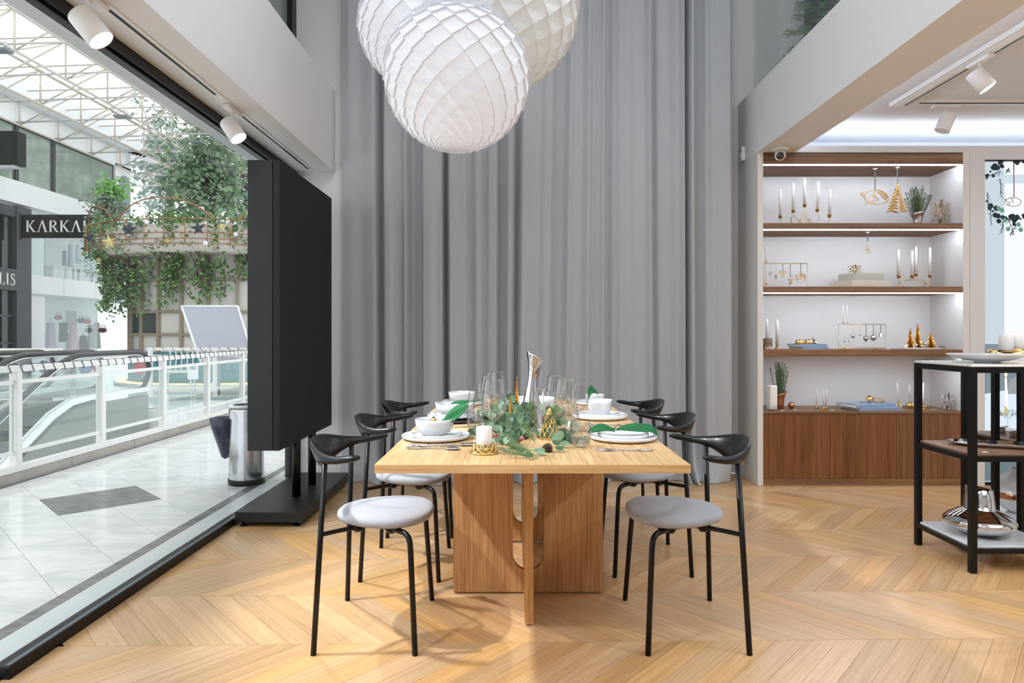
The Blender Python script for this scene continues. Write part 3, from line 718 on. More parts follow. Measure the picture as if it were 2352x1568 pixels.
for i, (x0, x1) in enumerate(((-8.4, -7.5), (-6.9, -6.0), (-5.5, -4.6))):
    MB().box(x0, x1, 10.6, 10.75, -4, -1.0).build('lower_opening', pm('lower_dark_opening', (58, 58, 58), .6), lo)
MB().box(-8.7, -5.15, 10.8, 10.9, -4, -.45).build('lower_wall', M['outwhite2'], lo)

# kerb and railing along the void
kb = thing('kerb', 'weathered stone kerb under the white railing', 'kerb', (-3.87, 0, 0))
y = 2.0
while y < 11.4:
    MB().box(-.07, .02, y, y+.965, -.01, .075, .004).build('kerb_stone', M['stone'], kb); y += .97
def railing(name, label, loc, posts, along, L, h=.90, base=.126, rz=0, lights=True, group=None):
    t = thing(name, label, 'railing', loc, rz)
    MB().box(along[0], along[1], -.03, .03, .078, base, .003).build('base_rail', M['railwhite'], t)
    MB().box(along[0], along[1], -.027, .027, h-.05, h, .004).build('handrail', M['railwhite'], t)
    for p in posts:
        b = MB().box(p-.03, p+.03, -.032, .032, base-.03, h-.05, .004).build('post', M['railwhite'], t)
        for dx in (-.012, .012): MB().tube([(p+dx, -.0335, base+.03), (p+dx, -.031, base+.03)], .004, 6).build('bolt', M['chrome'], b)
    for a, b in zip(posts[:-1], posts[1:]):
        MB().box(a+.03, b-.03, -.015, .015, .755, .785).build('mid_rail', M['railwhite'], t)
        MB().box(a+.03, b-.03, -.015, .015, .212, .240).build('mid_rail', M['railwhite'], t)
        MB().box(a+.03, b-.03, -.004, .004, .240, .755).build('glass_panel', M['railglass'], t)
    return t
PY = [3.05, 4.15, 5.24, 6.32, 7.43, 8.50, 9.60, 10.7]
railing('railing', 'white glazed railing along the mall void, nearest the window', (-3.87, 0, 0), PY, (2.0, 11.5), 0, rz=PI/2)
# local x becomes world y (rotated), y becomes -x
railing('railing', 'white railing crossing behind the escalators in front of the kiosk', (0, 11.5, 0), [-6.2, -5.1, -4.0], (-6.25, -3.9), 0, base=.09, h=.905)
railing('railing', 'short white railing at the far left behind the escalators', (0, 10.9, 0), [-11.5, -10.3, -9.1], (-11.8, -7.3), 0, h=.905, base=.09)
def wire_lights(name, label, p0, p1, step):
    t = thing(name, label, 'string lights', p0)
    d = Vector(p1)-Vector(p0); n = int(d.length/step); ux = d.normalized(); side = Vector((-ux.y, ux.x, 0)); rnd = random.Random(5)
    pts = []; mb = MB()
    for i in range(n*8):
        a = 2*PI*i/8; q = ux*(i*step/8)
        cs, sn = math.cos(a), math.sin(a); k = 1/max(abs(cs), abs(sn))
        pts.append(q+side*.031*cs*k+Vector((0, 0, .029*sn*k)))
        if i % 8 == 3:
            mb.tube([pts[-1], pts[-1]+Vector((rnd.uniform(-.02, .02), rnd.uniform(-.02, .02), rnd.uniform(-.04, .04)))], .0025, 5)
    MB().tube(pts, .0028, 5).build('wire', M['black'], t)
    o = mb.build('small_bulbs', M['black'], t); o['kind'] = 'stuff'
wire_lights('string_lights', 'black wire of fairy lights wound around the near handrail', (-3.87, 2.2, .875), (-3.87, 11.4, .875), .125)
wire_lights('string_lights', 'black wire of fairy lights wound around the crossing handrail', (-6.2, 11.5, .88), (-4, 11.5, .88), .16)

# escalators
def escalator(x0, x1, label):
    t = thing('escalator', label, 'escalator', (0, 0, 0))
    Y1, Yb = 10.0, 8.17; sl = math.tan(math.radians(30))
    def path(off, yend, y0=9.95, zt=0): return [(y0, zt+off), (Yb+.5, zt+off), (Yb+.2, zt+off-.03), (Yb-.2, zt+off-.16), (yend, zt+off-.16-(Yb-.2-yend)*sl)]
    for x in (x0, x1):
        pts = smooth_path([(x, y, z) for y, z in [(9.62, .33), (9.86, .36), (10.0, .50), (10.04, .63), (9.98, .78), (9.8, .875), (9.5, .885)]], 5)
        pts += smooth_path([(x, y, z) for y, z in [(9.4, .885), (8.7, .885), (8.3, .86), (7.9, .70), (7.2, .295), (4.5, -1.26)]], 5)
        MB().tube(pts, .033, 8).build('handrail', pm('black_rubber_handrail', (30, 30, 32), .35, coat=.3), t)
        MB().tube([p+Vector((0, 0, -.045)) if i > 20 else p+(Vector((0, 9.5, .6))-p).normalized()*Vector((0, 1, 1))*.045 for i, p in enumerate(pts)], .015, 6).build('handrail_guide', M['chrome'], t)
        # glass under the rail
        b = [(y, z-.5) for y, z in ((9.9, .85), (8.6, .87), (8.2, .83), (7.9, .70), (7.2, .295), (4.5, -1.26))]
        top = [(9.95, .55), (9.9, .8), (9.7, .85), (8.6, .87), (8.25, .83), (7.9, .69), (7.2, .28), (4.5, -1.28)]
        poly = top+[(4.5, -1.75), (7.2, -.19), (7.9, .22), (8.25, .34), (8.6, .36), (9.7, .36)]
        MB().prism(poly, .01, lambda u, v, w_: (x-.005+w_, u, v)).build('glass_panel', M['railglass'], t)
        s = 1 if x == x1 else -1
        deck = [(9.95, .36), (8.6, .36), (8.25, .34), (7.9, .22), (7.2, -.19), (4.5, -1.75), (4.5, -1.84), (7.2, -.27), (7.9, .14), (8.25, .27), (8.6, .30), (9.95, .30)]
        MB().prism(deck, .09, lambda u, v, w_: (x-.045+w_, u, v)).build('deck_skirt', M['outwhite'] if x == x1 else pm('brushed_deck', (196, 198, 200), .3, .6), t)
        MB().prism([(9.95, .24), (8.6, .24), (8.25, .2), (7.9, .07), (7.2, -.33), (4.5, -1.90), (4.5, -2.6), (7.0, -1.3), (8.0, -.7), (9.95, -.5)], .08, lambda u, v, w_: (x-.04+w_, u, v)).build('side_cladding', pm('side_glass_grey', (126, 132, 126), .3), t)
    mb = MB()
    for i in range(24):
        y = 8.2-i*.2; z = .0-i*.2*sl
        if y < 4.5: break
        MB().box(x0+.07, x1-.07, y-.2, y+.2, z-.14, z-.0).build('step', pm('dark_ribbed_step', (70, 72, 72), .5, .3), t)
        MB().box(x0+.07, x1-.07, y-.2, y-.185, z, z+.003).build('yellow_step_line', pm('yellow_line', (190, 196, 40), .6), t)
    MB().box(x0+.07, x1-.07, 8.2, 10.4, -.06, .0).build('landing_plate', pm('landing_steel', (150, 152, 154), .35, .8), t)
    return t
escalator(-6.12, -5.43, 'escalator with glass sides going down, nearer to the walkway')
escalator(-7.7, -6.85, 'escalator with glass sides going down, second from the walkway')
def round_sign(x, y, z, col, label):
    t = thing('sticker', label, 'sticker', (x, y, z)); MB().tube([(0, 0, 0), (0, .004, 0)], .10, 24).build('disc', pm('sign_'+label[:4], col, .5), t)
round_sign(PX(317, 10.02), 10.06, PZ(846, 10.02), (196, 44, 52), 'round red warning disc on the nearest escalator end')
round_sign(PX(222, 10.02), 10.06, PZ(840, 10.02), (196, 60, 66), 'round red warning disc at the middle escalator end')
round_sign(PX(190, 10.02), 10.08, PZ(845, 10.02), (92, 112, 150), 'blue disc beside the red one on the middle escalator')
round_sign(PX(95, 10.02), 10.08, PZ(843, 10.02), (84, 98, 140), 'larger blue disc at the left escalator end')

# litter bin
bn = thing('litter_bin', 'chrome cylindrical litter bin with dark bag holder on the walkway', 'bin', (-2.06, 5.2, 0))
MB().lathe([(.001, 0), (.135, 0), (.135, .04), (.001, .04)], 32).build('base_ring', M['black'], bn, fix=True)
MB().lathe([(.13, .04), (.13, .56), (.125, .575), (.10, .58), (.10, .56)], 40).build('body', pm('dull_chrome', (200, 200, 203), .16, 1), bn)
MB().lathe([(.10, .578), (.128, .582), (.131, .60), (.10, .602)], 32).build('top_ring', M['outwhite'], bn)
MB().lathe([(.001, -.22), (.03, -.2), (.10, .02), (.115, .10), (.11, .10), (.09, .02), (.02, -.17)], 20).build('bag_holder', pm('dark_blue_bag', (26, 30, 60), .35, coat=.3), bn, (-.165, .0, .40), fix=True)

# round kiosk with planter
KX, KY = -6.9, 17.0
kk = thing('round_kiosk', 'round concrete kiosk with teal base and planter ring overhead', 'kiosk', (KX, KY, 0))
conc = pm('stained_concrete', (206, 202, 194), .85, var=.22, vscale=.9)
MB().lathe([(2.40, .7), (2.40, 2.9)], 64).build('wall_shell', conc, kk)
MB().lathe([(2.46, .02), (2.46, .72), (2.40, .74)], 64).build('teal_base', pm('teal_panel', (70, 130, 142), .5), kk)
MB().lathe([(2.75, 0), (2.75, .05), (2.5, .06)], 64).build('floor_plinth', M['marble'], kk)
MB().lathe([(2.72, .055), (2.62, .075), (2.55, .075)], 64).build('led_ring', emis('warm_led_ring', (255, 214, 150), 3), kk)
frm = pm('brown_grey_frame', (150, 138, 122), .7)
for k in range(64):
    a = 2*PI*k/26
    if k >= 26: break
    x, y = 2.43*math.cos(a), 2.43*math.sin(a)
    if y > .8: continue
    MB().box(-.04, .04, -.03, .03, .72, 2.85).build('mullion', frm, kk, (x, y, 0), (0, 0, a))
for z in (1.12, 1.62, 2.32): MB().lathe([(2.40, z-.03), (2.455, z-.03), (2.455, z+.03), (2.40, z+.03)], 64).build('transom', frm, kk)
dg = pm('dark_kiosk_glass', (66, 78, 74), .12)
for k in (-10.5, -9.5, -8.5):
    a = 2*PI*k/26
    pts = [(a-.105, 1.16), (a+.105, 1.16), (a+.105, 1.60), (a-.105, 1.60)]
    MB().prism(pts, .02, lambda u, v, w_: ((2.41+w_)*math.cos(u), (2.41+w_)*math.sin(u), v)).build('window_pane', dg, kk)
RP = 3.14
MB().lathe([(2.3, 2.85), (3.0, 2.86), (RP, 2.98), (RP, 3.40), (RP-.1, 3.43), (RP-.1, 3.2), (.1, 3.2)], 72).build('planter_ring', pm('pale_planter_concrete', (214, 206, 198), .85, var=.12, vscale=1), kk, fix=True)
cop = pm('copper_rail_tube', (176, 120, 84), .4, .7)
for z, r in ((2.98, RP+.16), (3.08, RP+.17), (3.20, RP+.17), (3.49, RP+.12)): MB().tube([((r)*math.cos(a), r*math.sin(a), z) for a in [2*PI*k/72 for k in range(72)]], .012, 5, closed=True).build('hoop_rail', cop, kk)
for k in range(24):
    a = -PI*.02-PI*.96*k/23; MB().tube([((RP+.17)*math.cos(a), (RP+.17)*math.sin(a), z) for z in (2.98, 3.50)], .010, 5).build('rail_upright', cop, kk)
for a0, a1, h in ((-2.62, -2.05, .55), (-2.0, -1.35, .6), (-1.2, -.5, .55)):
    MB().tube(smooth_path([((RP+.1)*math.cos(lerp(a0, a1, t)), (RP+.1)*math.sin(lerp(a0, a1, t)), 3.48+h*.75*math.sin(PI*t)**.6) for t in (0.001, .12, .3, .5, .7, .88, .999)], 4), .014, 5).build('arch_hoop', cop, kk)
# leaves
def leafmass(pts, size, rnd, out=None):
    mb = out or MB(); vs = mb.v; fs = mb.f; sm_ = mb.sm
    for p in pts:
        a = rnd.uniform(0, 2*PI); b = rnd.uniform(-1.1, .9); s_ = size*rnd.uniform(.6, 1.3)
        d = Vector((math.cos(a)*math.cos(b), math.sin(a)*math.cos(b), math.sin(b)))
        sd = d.cross(Vector((rnd.uniform(-1, 1), rnd.uniform(-1, 1), rnd.uniform(-1, 1)))).normalized()*s_*.34
        p = Vector(p); o = len(vs); q = d*s_
        vs += [tuple(p), tuple(p+q*.5+sd), tuple(p+q), tuple(p+q*.5-sd)]
        fs.append((o, o+1, o+2, o+3)); sm_.append(False)
    return mb
rnd = random.Random(11)
iv = thing('ivy', 'green ivy trailing over the kiosk planter and down its wall', 'ivy', (KX, KY, 0))
pts = []; vines = MB()
for k in range(170):
    a = rnd.uniform(-PI*.91, -PI*.02); r = RP+rnd.uniform(-.1, .12); z = 3.48
    L = rnd.uniform(.2, .75); n = int(L*26)
    for i in range(n): pts.append((r*math.cos(a)+rnd.gauss(0, .05), r*math.sin(a)+rnd.gauss(0, .05), z+.12-L*i/n+rnd.gauss(0, .05)))
for k in range(88):
    a = rnd.choice([rnd.uniform(-2.75, -1.95), rnd.uniform(-1.95, -1.25), rnd.uniform(-2.9, -2.3), rnd.uniform(-1.2, -.6)])
    left = a < -1.9
    L = rnd.uniform(.5, 1.55 if left else 1.35) if a < -1.25 else rnd.uniform(.2, .7); r = rnd.uniform(2.5, 3.2); n = int(L*24)
    pp = []
    for i in range(n):
        t = i/n; rr = lerp(RP, max(2.48, 2.5+rnd.uniform(0, .15)) if a > -2.3 else r-.15, min(1, t*3))
        aa = a+.02*math.sin(i*.7+k); q = (rr*math.cos(aa)+rnd.gauss(0, .045), rr*math.sin(aa)+rnd.gauss(0, .045), 2.98-L*t+rnd.gauss(0, .03))
        if i % 5 == 0: pp.append((rr*math.cos(aa), rr*math.sin(aa), 2.98-L*t))
        if t < .25 and rnd.random() < .5: continue
        for _ in range(2): pts.append((q[0]+rnd.gauss(0, .04), q[1]+rnd.gauss(0, .04), q[2]+rnd.gauss(0, .04)))
    if len(pp) > 2: vines.tube(pp, .008, 4)
half = len(pts)//2; rnd.shuffle(pts)
o = leafmass(pts[:half], .10, rnd).build('ivy_leaves', pm('ivy_leaf_green', (128, 160, 100), .6, var=.3, vscale=3), iv); o['kind'] = 'stuff'
o = leafmass(pts[half:], .10, rnd).build('ivy_leaves_dark', pm('ivy_leaf_dark', (88, 122, 74), .6, var=.3, vscale=3), iv); o['kind'] = 'stuff'
o = vines.build('vines', pm('ivy_vine', (92, 76, 62), .8), iv); o['kind'] = 'stuff'
def onring(x, y, R=None):
    R = R or RP+.20; dx, dy = (x-CX)/F, 1.0; a = dx*dx+1; b = -2*(dx*KX+KY); c_ = KX*KX+KY*KY-R*R; D = b*b-4*a*c_
    t = (-b-math.sqrt(D))/(2*a) if D > 0 else -b/(2*a); return W(x, y, t)
def star(name, label, x, y, d, R, mat, rot=0):
    p = onring(x, y); pts = []
    for k in range(10):
        r = R if k % 2 == 0 else R*.42; a = PI/2+PI*k/5+rot; pts.append((r*math.cos(a), r*math.sin(a)))
    t = thing(name, label, 'ornament', p)
    mb = MB(); n = 10; vs = [(u, -.0, v) for u, v in pts]+[(0, -.05, 0), (0, .02, 0)]
    mb.add(vs, [(i, (i+1) % n, 10) for i in range(n)]+[((i+1) % n, i, 11) for i in range(n)]).build('star_body', mat, t)
gs = pm('gold_glitter', (216, 196, 130), .5, .3); dsm = pm('dark_glitter', (62, 64, 76), .5, .2)
star('star_ornament', 'large dark star on the planter rail, left of centre', 297, 526, 13.45, .17, dsm, -.15)
star('star_ornament', 'gold star hanging at the left end of the planter rail', 250, 556, 13.6, .17, gs, .12)
star('star_ornament', 'dark star on the planter rail in the purple reflection', 455, 524, 13.4, .15, dsm, .1)
star('star_ornament', 'pale gold star at the right of the planter rail', 508, 522, 13.4, .11, gs, .05)
star('star_ornament', 'narrow dark star at the far left edge of the planter', 206, 545, 14.6, .15, dsm, .3)
for x, y, r, lab, c in ((337, 510, .05, 'white bauble near the top of the planter beside the dark star', (226, 226, 226)), (385, 553, .045, 'gold bauble low on the planter rail', (190, 170, 100)), (472, 558, .05, 'white bauble low on the planter rail', (232, 232, 232)), (541, 538, .045, 'white bauble at the right of the planter by the gold star', (220, 222, 226)), (227, 598, .055, 'olive gold bauble under the left planter edge', (150, 150, 96))):
    t = thing('bauble', lab, 'ornament', onring(x, y)); MB().sphere((0, 0, 0), r, 16, 10).build('ball', pm('bauble_'+str(x), c, .35), t)
    MB().tube([(0, 0, r), (0, 0, r+.03)], .008, 6).build('cap', cop, t)
# leaning glass totem
tt = thing('information_panel', 'tilted grey panel with pale frame on a post by the kiosk', 'sign', (0, 0, 0))
A, B_, C_, D_ = W(417, 703, 12.6), W(546, 703, 12.6), W(584, 830, 12.2), W(463, 838, 12.2)
nrm = (B_-A).cross(D_-A).normalized()*.03
MB().add([A, B_, C_, D_, A+nrm, B_+nrm, C_+nrm, D_+nrm], [(0, 1, 2, 3), (7, 6, 5, 4), (0, 4, 5, 1), (1, 5, 6, 2), (2, 6, 7, 3), (3, 7, 4, 0)]).build('panel', pm('grey_panel_film', (176, 176, 188), .35), tt)
for a, b in ((A, B_), (B_, C_), (D_, A)): MB().tube([a, b], .022, 6).build('frame_bar', M['outwhite'], tt)
MB().tube([(PX(498, 12.5), 12.5, 0), (PX(498, 12.5), 12.5, .85)], .06, 14).build('post', pm('grey_post', (150, 152, 160), .4), tt)
# stacked white chair by the kiosk and small notices
wc = thing('garden_chair', 'white slatted garden chair behind the crossing railing', 'chair', (PX(412, 12.9), 12.9, 0), .3)
MB().box(-.25, .25, -.22, .22, .40, .44, .01).build('seat', M['railwhite'], wc)
for i in range(5): MB().tube(smooth_path([(-.2+.1*i, .2, .44), (-.2+.1*i, .26, .65), (-.2+.1*i, .22, .86)], 3), .014, 6).build('back_slat', M['railwhite'], wc)
for x in (-.22, .22):
    for y in (-.2, .2): MB().tube([(x, y, .4), (x*1.12, y*1.15, 0)], .018, 6).build('leg', M['railwhite'], wc)
nb = thing('notice', 'small white notice reading NO on the crossing railing', 'notice', W(443, 852, 11.478))
MB().box(-.09, .09, 0, .006, -.14, .10).build('sheet', M['outwhite'], nb)
NOTE = nb

# lettering strokes
def strokes(mb, segs, ox, oz, s_, y, dirx=1, wd=.1, dep=.02):
    for (x0, z0, x1, z1, w_) in segs:
        a = Vector((ox+dirx*x0*s_, 0, oz+z0*s_)); b = Vector((ox+dirx*x1*s_, 0, oz+z1*s_)); d = b-a
        if d.length < 1e-6: continue
        d.normalize(); n = Vector((-d.z, 0, d.x))*w_*s_/2
        q = [a+n, b+n, b-n, a-n]; mb.add([(p.x, y, p.z) for p in q]+[(p.x, y+dep, p.z) for p in q], [(0, 1, 2, 3), (7, 6, 5, 4), (0, 4, 5, 1), (1, 5, 6, 2), (2, 6, 7, 3), (3, 7, 4, 0)])
def serif(x, z, w_=.26): return (x-w_/2, z, x+w_/2, z, .05)
GL = {'K': (.86, [(.15, 0, .15, 1, .15), serif(.15, .02), serif(.15, .98), (.2, .42, .66, .98, .07), (.32, .55, .70, .02, .14), serif(.72, .02), serif(.66, .98, .24)]),
      'A': (.92, [(.12, .02, .44, 1, .06), (.44, 1, .76, .02, .15), serif(.12, .02, .22), serif(.77, .02, .26)]),
      'R': (.84, [(.15, 0, .15, 1, .15), serif(.15, .02), (.08, .98, .42, .98, .05), (.42, .97, .58, .86, .10), (.58, .88, .58, .64, .13), (.58, .66, .42, .52, .10), (.2, .51, .44, .51, .05), (.38, .5, .70, .02, .13), serif(.72, .02, .2)]),
      'L': (.66, [(.15, 0, .15, 1, .15), serif(.15, .98), serif(.15, .02), (.1, .02, .56, .02, .05), (.56, 0, .58, .24, .05)]),
      'I': (.38, [(.17, 0, .17, 1, .15), serif(.17, .98), serif(.17, .02)]),
      'S': (.62, [(.52, .74, .50, .96, .04), (.50, .93, .30, .98, .06), (.30, .98, .14, .88, .09), (.14, .90, .13, .70, .12), (.13, .70, .48, .42, .13), (.48, .44, .50, .16, .12), (.50, .16, .34, .02, .09), (.34, .02, .10, .06, .06), (.08, 0, .06, .26, .04)])}
def word(mb, txt, x, z, s_, y, dirx=1, sp=.10):
    for ch_ in txt:
        wdt, sg = GL[ch_]; strokes(mb, sg, x, z, s_, y, dirx); x += dirx*(wdt+sp)*s_
    return x
lm = MB(); strokes(lm, [(0, 0, 0, 1, .14), (0, 1, .6, 0, .14), (.6, 0, .6, 1, .14)]+[(1.2+.34*math.cos(a), .5+.48*math.sin(a), 1.2+.34*math.cos(a+.7), .5+.48*math.sin(a+.7), .14) for a in [2*PI*i/9 for i in range(9)]], -.045, .03, .06, -.003, dep=.002)
lm.build('lettering', pm('notice_text', (60, 66, 64), .6), NOTE)
# left facade
FX = -13.0
def FYy(x): return F*(-FX)/(CX-x)
def FZ(x, y): return CH+(CY-y)/(CX-x)*(-FX)
fac = thing('shop_building', 'white two-storey mall building with upper windows on the far left', 'building', (FX, 0, 0))
YE = 22.9
def fb(name, mat, y0, y1, z0, z1, x0=-.3, x1=0, par=None): return MB().box(x0, x1, y0, y1, z0, z1).build(name, mat, par or fac)
fb('roof_fascia', M['outwhite'], 5, YE, 7.24, 7.78, -.3, .32)
fb('wall_band', M['outwhite'], 5, YE, 6.62, 7.26)
fb('cornice_line', M['outwhite2'], 5, YE, 7.18, 7.25, 0, .12)
fb('floor_slab_band', M['outwhite'], 5, YE, 4.50, 5.08, -.3, .18)
fb('slab_underside', M['outwhite2'], 5, YE, 4.36, 4.50)
fb('end_wall', M['outwhite'], 22.0, YE, 4.9, 6.7)
ar = [(22.2, 5.05), (22.8, 5.05)]+[(22.5+.3*math.cos(a), 6.1+.3*math.sin(a)) for a in [PI*k/10 for k in range(11)]]
MB().prism(ar, .03, lambda u, v, w_: (w_, u, v)).build('arch_shade_panel', pm('arch_shade_grey', (150, 156, 162), .9), fac)  # flat grey panel on the wall, coloured like a shaded arch recess
wp = pm('painted_reflection_pane', (142, 156, 144), .08, var=.45, vscale=2.2); wf = pm('dark_window_frame', (70, 74, 72), .5)  # tree reflections painted into the panes as grey-green noise
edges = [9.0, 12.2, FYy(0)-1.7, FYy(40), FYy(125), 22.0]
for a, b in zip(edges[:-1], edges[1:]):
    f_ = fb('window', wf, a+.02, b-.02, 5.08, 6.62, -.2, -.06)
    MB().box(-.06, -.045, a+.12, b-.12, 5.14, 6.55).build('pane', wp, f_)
# middle band between the shops
for a, b in zip([FYy(62), FYy(143), FYy(217)], [FYy(143), FYy(217), YE]): fb('facade_panel', M['outwhite'], a+.01, b-.01, 2.22, 2.72, -.3, .05)
fb('door_head', M['outwhite2'], FYy(62), YE, 2.16, 2.24, -.3, 0)
fb('side_column', M['outwhite'], FYy(64), FYy(105), 0, 2.2, -.35, -.02); fb('side_column', pm('pale_glass_column', (206, 222, 222), .3), FYy(64), FYy(105), 2.72, 4.40, -.35, -.04)
shopglass = clear_glass('shopfront_glass', (.93, .96, .95), .10, .5)
for a, b in ((FYy(105), FYy(190)), (FYy(190), YE)):
    fb('shop_glass', shopglass, a, b, .02, 2.2, -.03, -.02); fb('shop_glass', shopglass, a, b, 2.72, 4.4, -.03, -.02)
fb('interior_back_wall', pm('shop_interior_grey', (196, 204, 202), .8, var=.2, vscale=.8), 15, YE+3, 0, 4.4, -3.2, -3.0)
fb('interior_floor', M['outwhite2'], 15, YE+3, 2.3, 2.45, -3, -.3); fb('interior_ceiling', M['outwhite'], 15, YE+3, 4.3, 4.4, -3, -.3)
fb('rear_body', M['outwhite2'], 5, YE, 4.4, 7.2, -4, -.3)
blk = pm('dark_grey_cladding', (72, 74, 78), .5); blkg = pm('black_shop_glass', (44, 48, 50), .08)
bs = thing('black_shopfront', 'dark grey shopfront with black glazing at the far left', 'shopfront', (FX, 0, 0))
fb('pier', blk, FYy(28), FYy(62), 0, 4.45, -.2, .12, bs); fb('fascia_band', blk, 9, FYy(28), 2.25, 2.80, -.2, .12, bs)
fb('fascia_band', blk, 9, FYy(28), 4.15, 4.42, -.2, .1, bs)
for a, b in ((9, 12.5), (12.5, FYy(2)), (FYy(2), FYy(28))): fb('glazing', blkg, a+.03, b-.03, 0.02, 2.25, -.1, 0, bs); fb('glazing', blkg, a+.03, b-.03, 2.8, 4.15, -.1, 0, bs)
for z in (.9, 1.6): fb('transom', blk, 9, FYy(28), z-.03, z+.03, -.1, .03, bs)
m_ = MB(); word(m_, 'SILAKRAK', 0, 0, .28, 0, 1)   # laid out along the facade below
letters = MB()
# text on the band: runs along +y, read from the walkway; last letters LIS end at the pier
lm = MB(); x_ = 0
tot = 0
for ch_ in 'KARKALIS': tot += (GL[ch_][0]+.1)*.30
word(lm, 'KARKALIS', 0, 0, .30, 0, 1)
y0 = FYy(27)-tot
lm2 = MB(); lm2.v = [(.125-(p[1])*1.0, y0+p[0], 2.38+p[2]) for p in lm.v]; lm2.f = lm.f; lm2.sm = lm.sm
lm2.build('lettering', pm('sign_white', (240, 240, 238), .5), bs)
sg = thing('shop_sign', 'black projecting blade sign reading KARKALIS in white letters', 'sign', (PX(48, 17.42), 17.42, 3.61))
MB().box(0, 2.45, 0, .06, 0, .60).build('board', pm('sign_black', (34, 35, 37), .4), sg)
MB().box(-.05, 0, .0, .07, -.05, .65).build('bracket', blk, sg)
lm = MB(); word(lm, 'KARKALIS', .13, .15, .30, -.012, 1, .10); lm.build('lettering', pm('sign_white_letters', (246, 246, 244), .5), sg)
bx = thing('box_sign', 'black box sign cut by the left edge under the roof line', 'sign', (-12.9, 16, 5.15))
MB().box(0, 1.12, 0, .3, 0, .80, .01).build('case', pm('box_sign_black', (8, 10, 9), .5), bx); MB().box(.1, 1.0, .05, .25, -.06, 0).build('lower_trim', M['outwhite2'], bx)
# eave with tiles at the building end
ev = thing('tiled_eave', 'small roof eave with terracotta tiles at the building end', 'roof', (W(300, 352, 22.8)))
MB().obox((.35, .2, -.10), (1, 0, -.28), (0, 1, 0), (.28, 0, 1), .42, .5, .05).build('eave_board', M['outwhite'], ev)
for i in range(6): MB().tube([(.02+i*.12, -.3, .02-i*.034), (.02+i*.12, .6, .02-i*.034)], .07, 8).build('roof_tile', pm('terracotta', (180, 130, 104), .8), ev)

# boutique contents
def garment(label, x, y0, y1, w0, w1, d, col, kind='garment'):
    t = thing(kind, label, 'clothing', W(x, y1, d)); h = (y1-y0)*d/F; a, b = w0*d/F/2, w1*d/F/2
    prof = [(b, 0), (lerp(b, a, .5), h*.5), (a, h*.85), (a*1.15, h*.95), (a*.3, h)]
    MB().lathe(prof, 16, rf=lambda th, i: (1+.12*math.cos(5*th), 0)).build('cloth', pm('garment_'+label[:9].replace(' ', '_'), col, .9), t)
    MB().tube([(0, 0, h), (0, 0, h+.12)], .01, 6).build('hanger', M['chrome'], t)
garment('pale blue jeans hanging in the upper shop window', 162, 560, 612, 8, 12, 20.6, (150, 170, 190))
garment('light denim coat hanging in the upper shop window', 180, 562, 605, 9, 12, 20.8, (196, 210, 216))
garment('dark denim piece hanging left in the upper shop window', 148, 575, 610, 7, 9, 20.4, (88, 104, 124))
garment('long pale pink dress in the lower boutique window', 168, 738, 802, 12, 26, 21.0, (232, 190, 198), 'dress')
garment('black jacket on a stand in the lower boutique window', 146, 740, 785, 16, 18, 20.9, (40, 42, 46))
garment('white dress at the right end of the boutique window', 222, 740, 800, 12, 18, 21.4, (232, 232, 228), 'dress')
garment('pale green garment beside the white dress', 208, 745, 800, 9, 12, 21.6, (190, 206, 190))
garment('dark garment low behind the railing in the boutique', 192, 770, 802, 14, 22, 21.3, (36, 38, 40))
garment('lilac fluffy jacket at the left of the boutique window', 117, 740, 800, 16, 24, 20.4, (200, 180, 206))
for x, y, c, lab in ((134, 729, (206, 40, 70), 'red hat on the boutique shelf at left'), (200, 738, (206, 44, 74), 'red bag on the boutique shelf at centre'), (186, 736, (50, 44, 48), 'dark bag beside the red one on the shelf'), (236, 758, (110, 60, 80), 'plum coloured bag lower right on the shelf')):
    t = thing('bag', lab, 'bag', W(x, y+6, 21)); MB().sphere((0, 0, .08), .13, 14, 8, (1, .6, .62)).build('body', pm('bag_'+str(x), c, .6), t); MB().tube([(-.08, 0, .14), (-.05, 0, .22), (.05, 0, .22), (.08, 0, .14)], .01, 5).build('handle', M['black'], t)
for x, w_, lab in ((120, 26, 'white storage box at the left of the upper shop sill'), (146, 18, 'pale box second on the upper shop sill'), (157, 12, 'narrow white box on the upper shop sill'), (180, 26, 'white box in the middle of the upper shop sill'), (212, 28, 'white box at the right of the upper shop sill')):
    t = thing('storage_box', lab, 'box', (FX-.6, F*(-FX+.6)/(CX-x), 2.72)); h = .38; a = w_*.0095
    MB().box(-.2, .2, -a, a, 0, h, .01).build('carton', M['outwhite'], t); MB().box(-.21, .21, -a-.01, a+.01, h-.08, h+.01).build('lid', M['outwhite2'], t)
sh = thing('boutique_shelf', 'white display shelves in the lower boutique window', 'shelf', (FX-1.9, 21.2, 0))
for z in (.55, 1.2): MB().box(-.2, .2, -1.2, 1.6, z, z+.06).build('shelf_board', M['outwhite'], sh)
for y in (-1.1, 1.5): MB().box(-.2, .2, y, y+.05, 0, 1.9).build('shelf_side', M['outwhite'], sh)

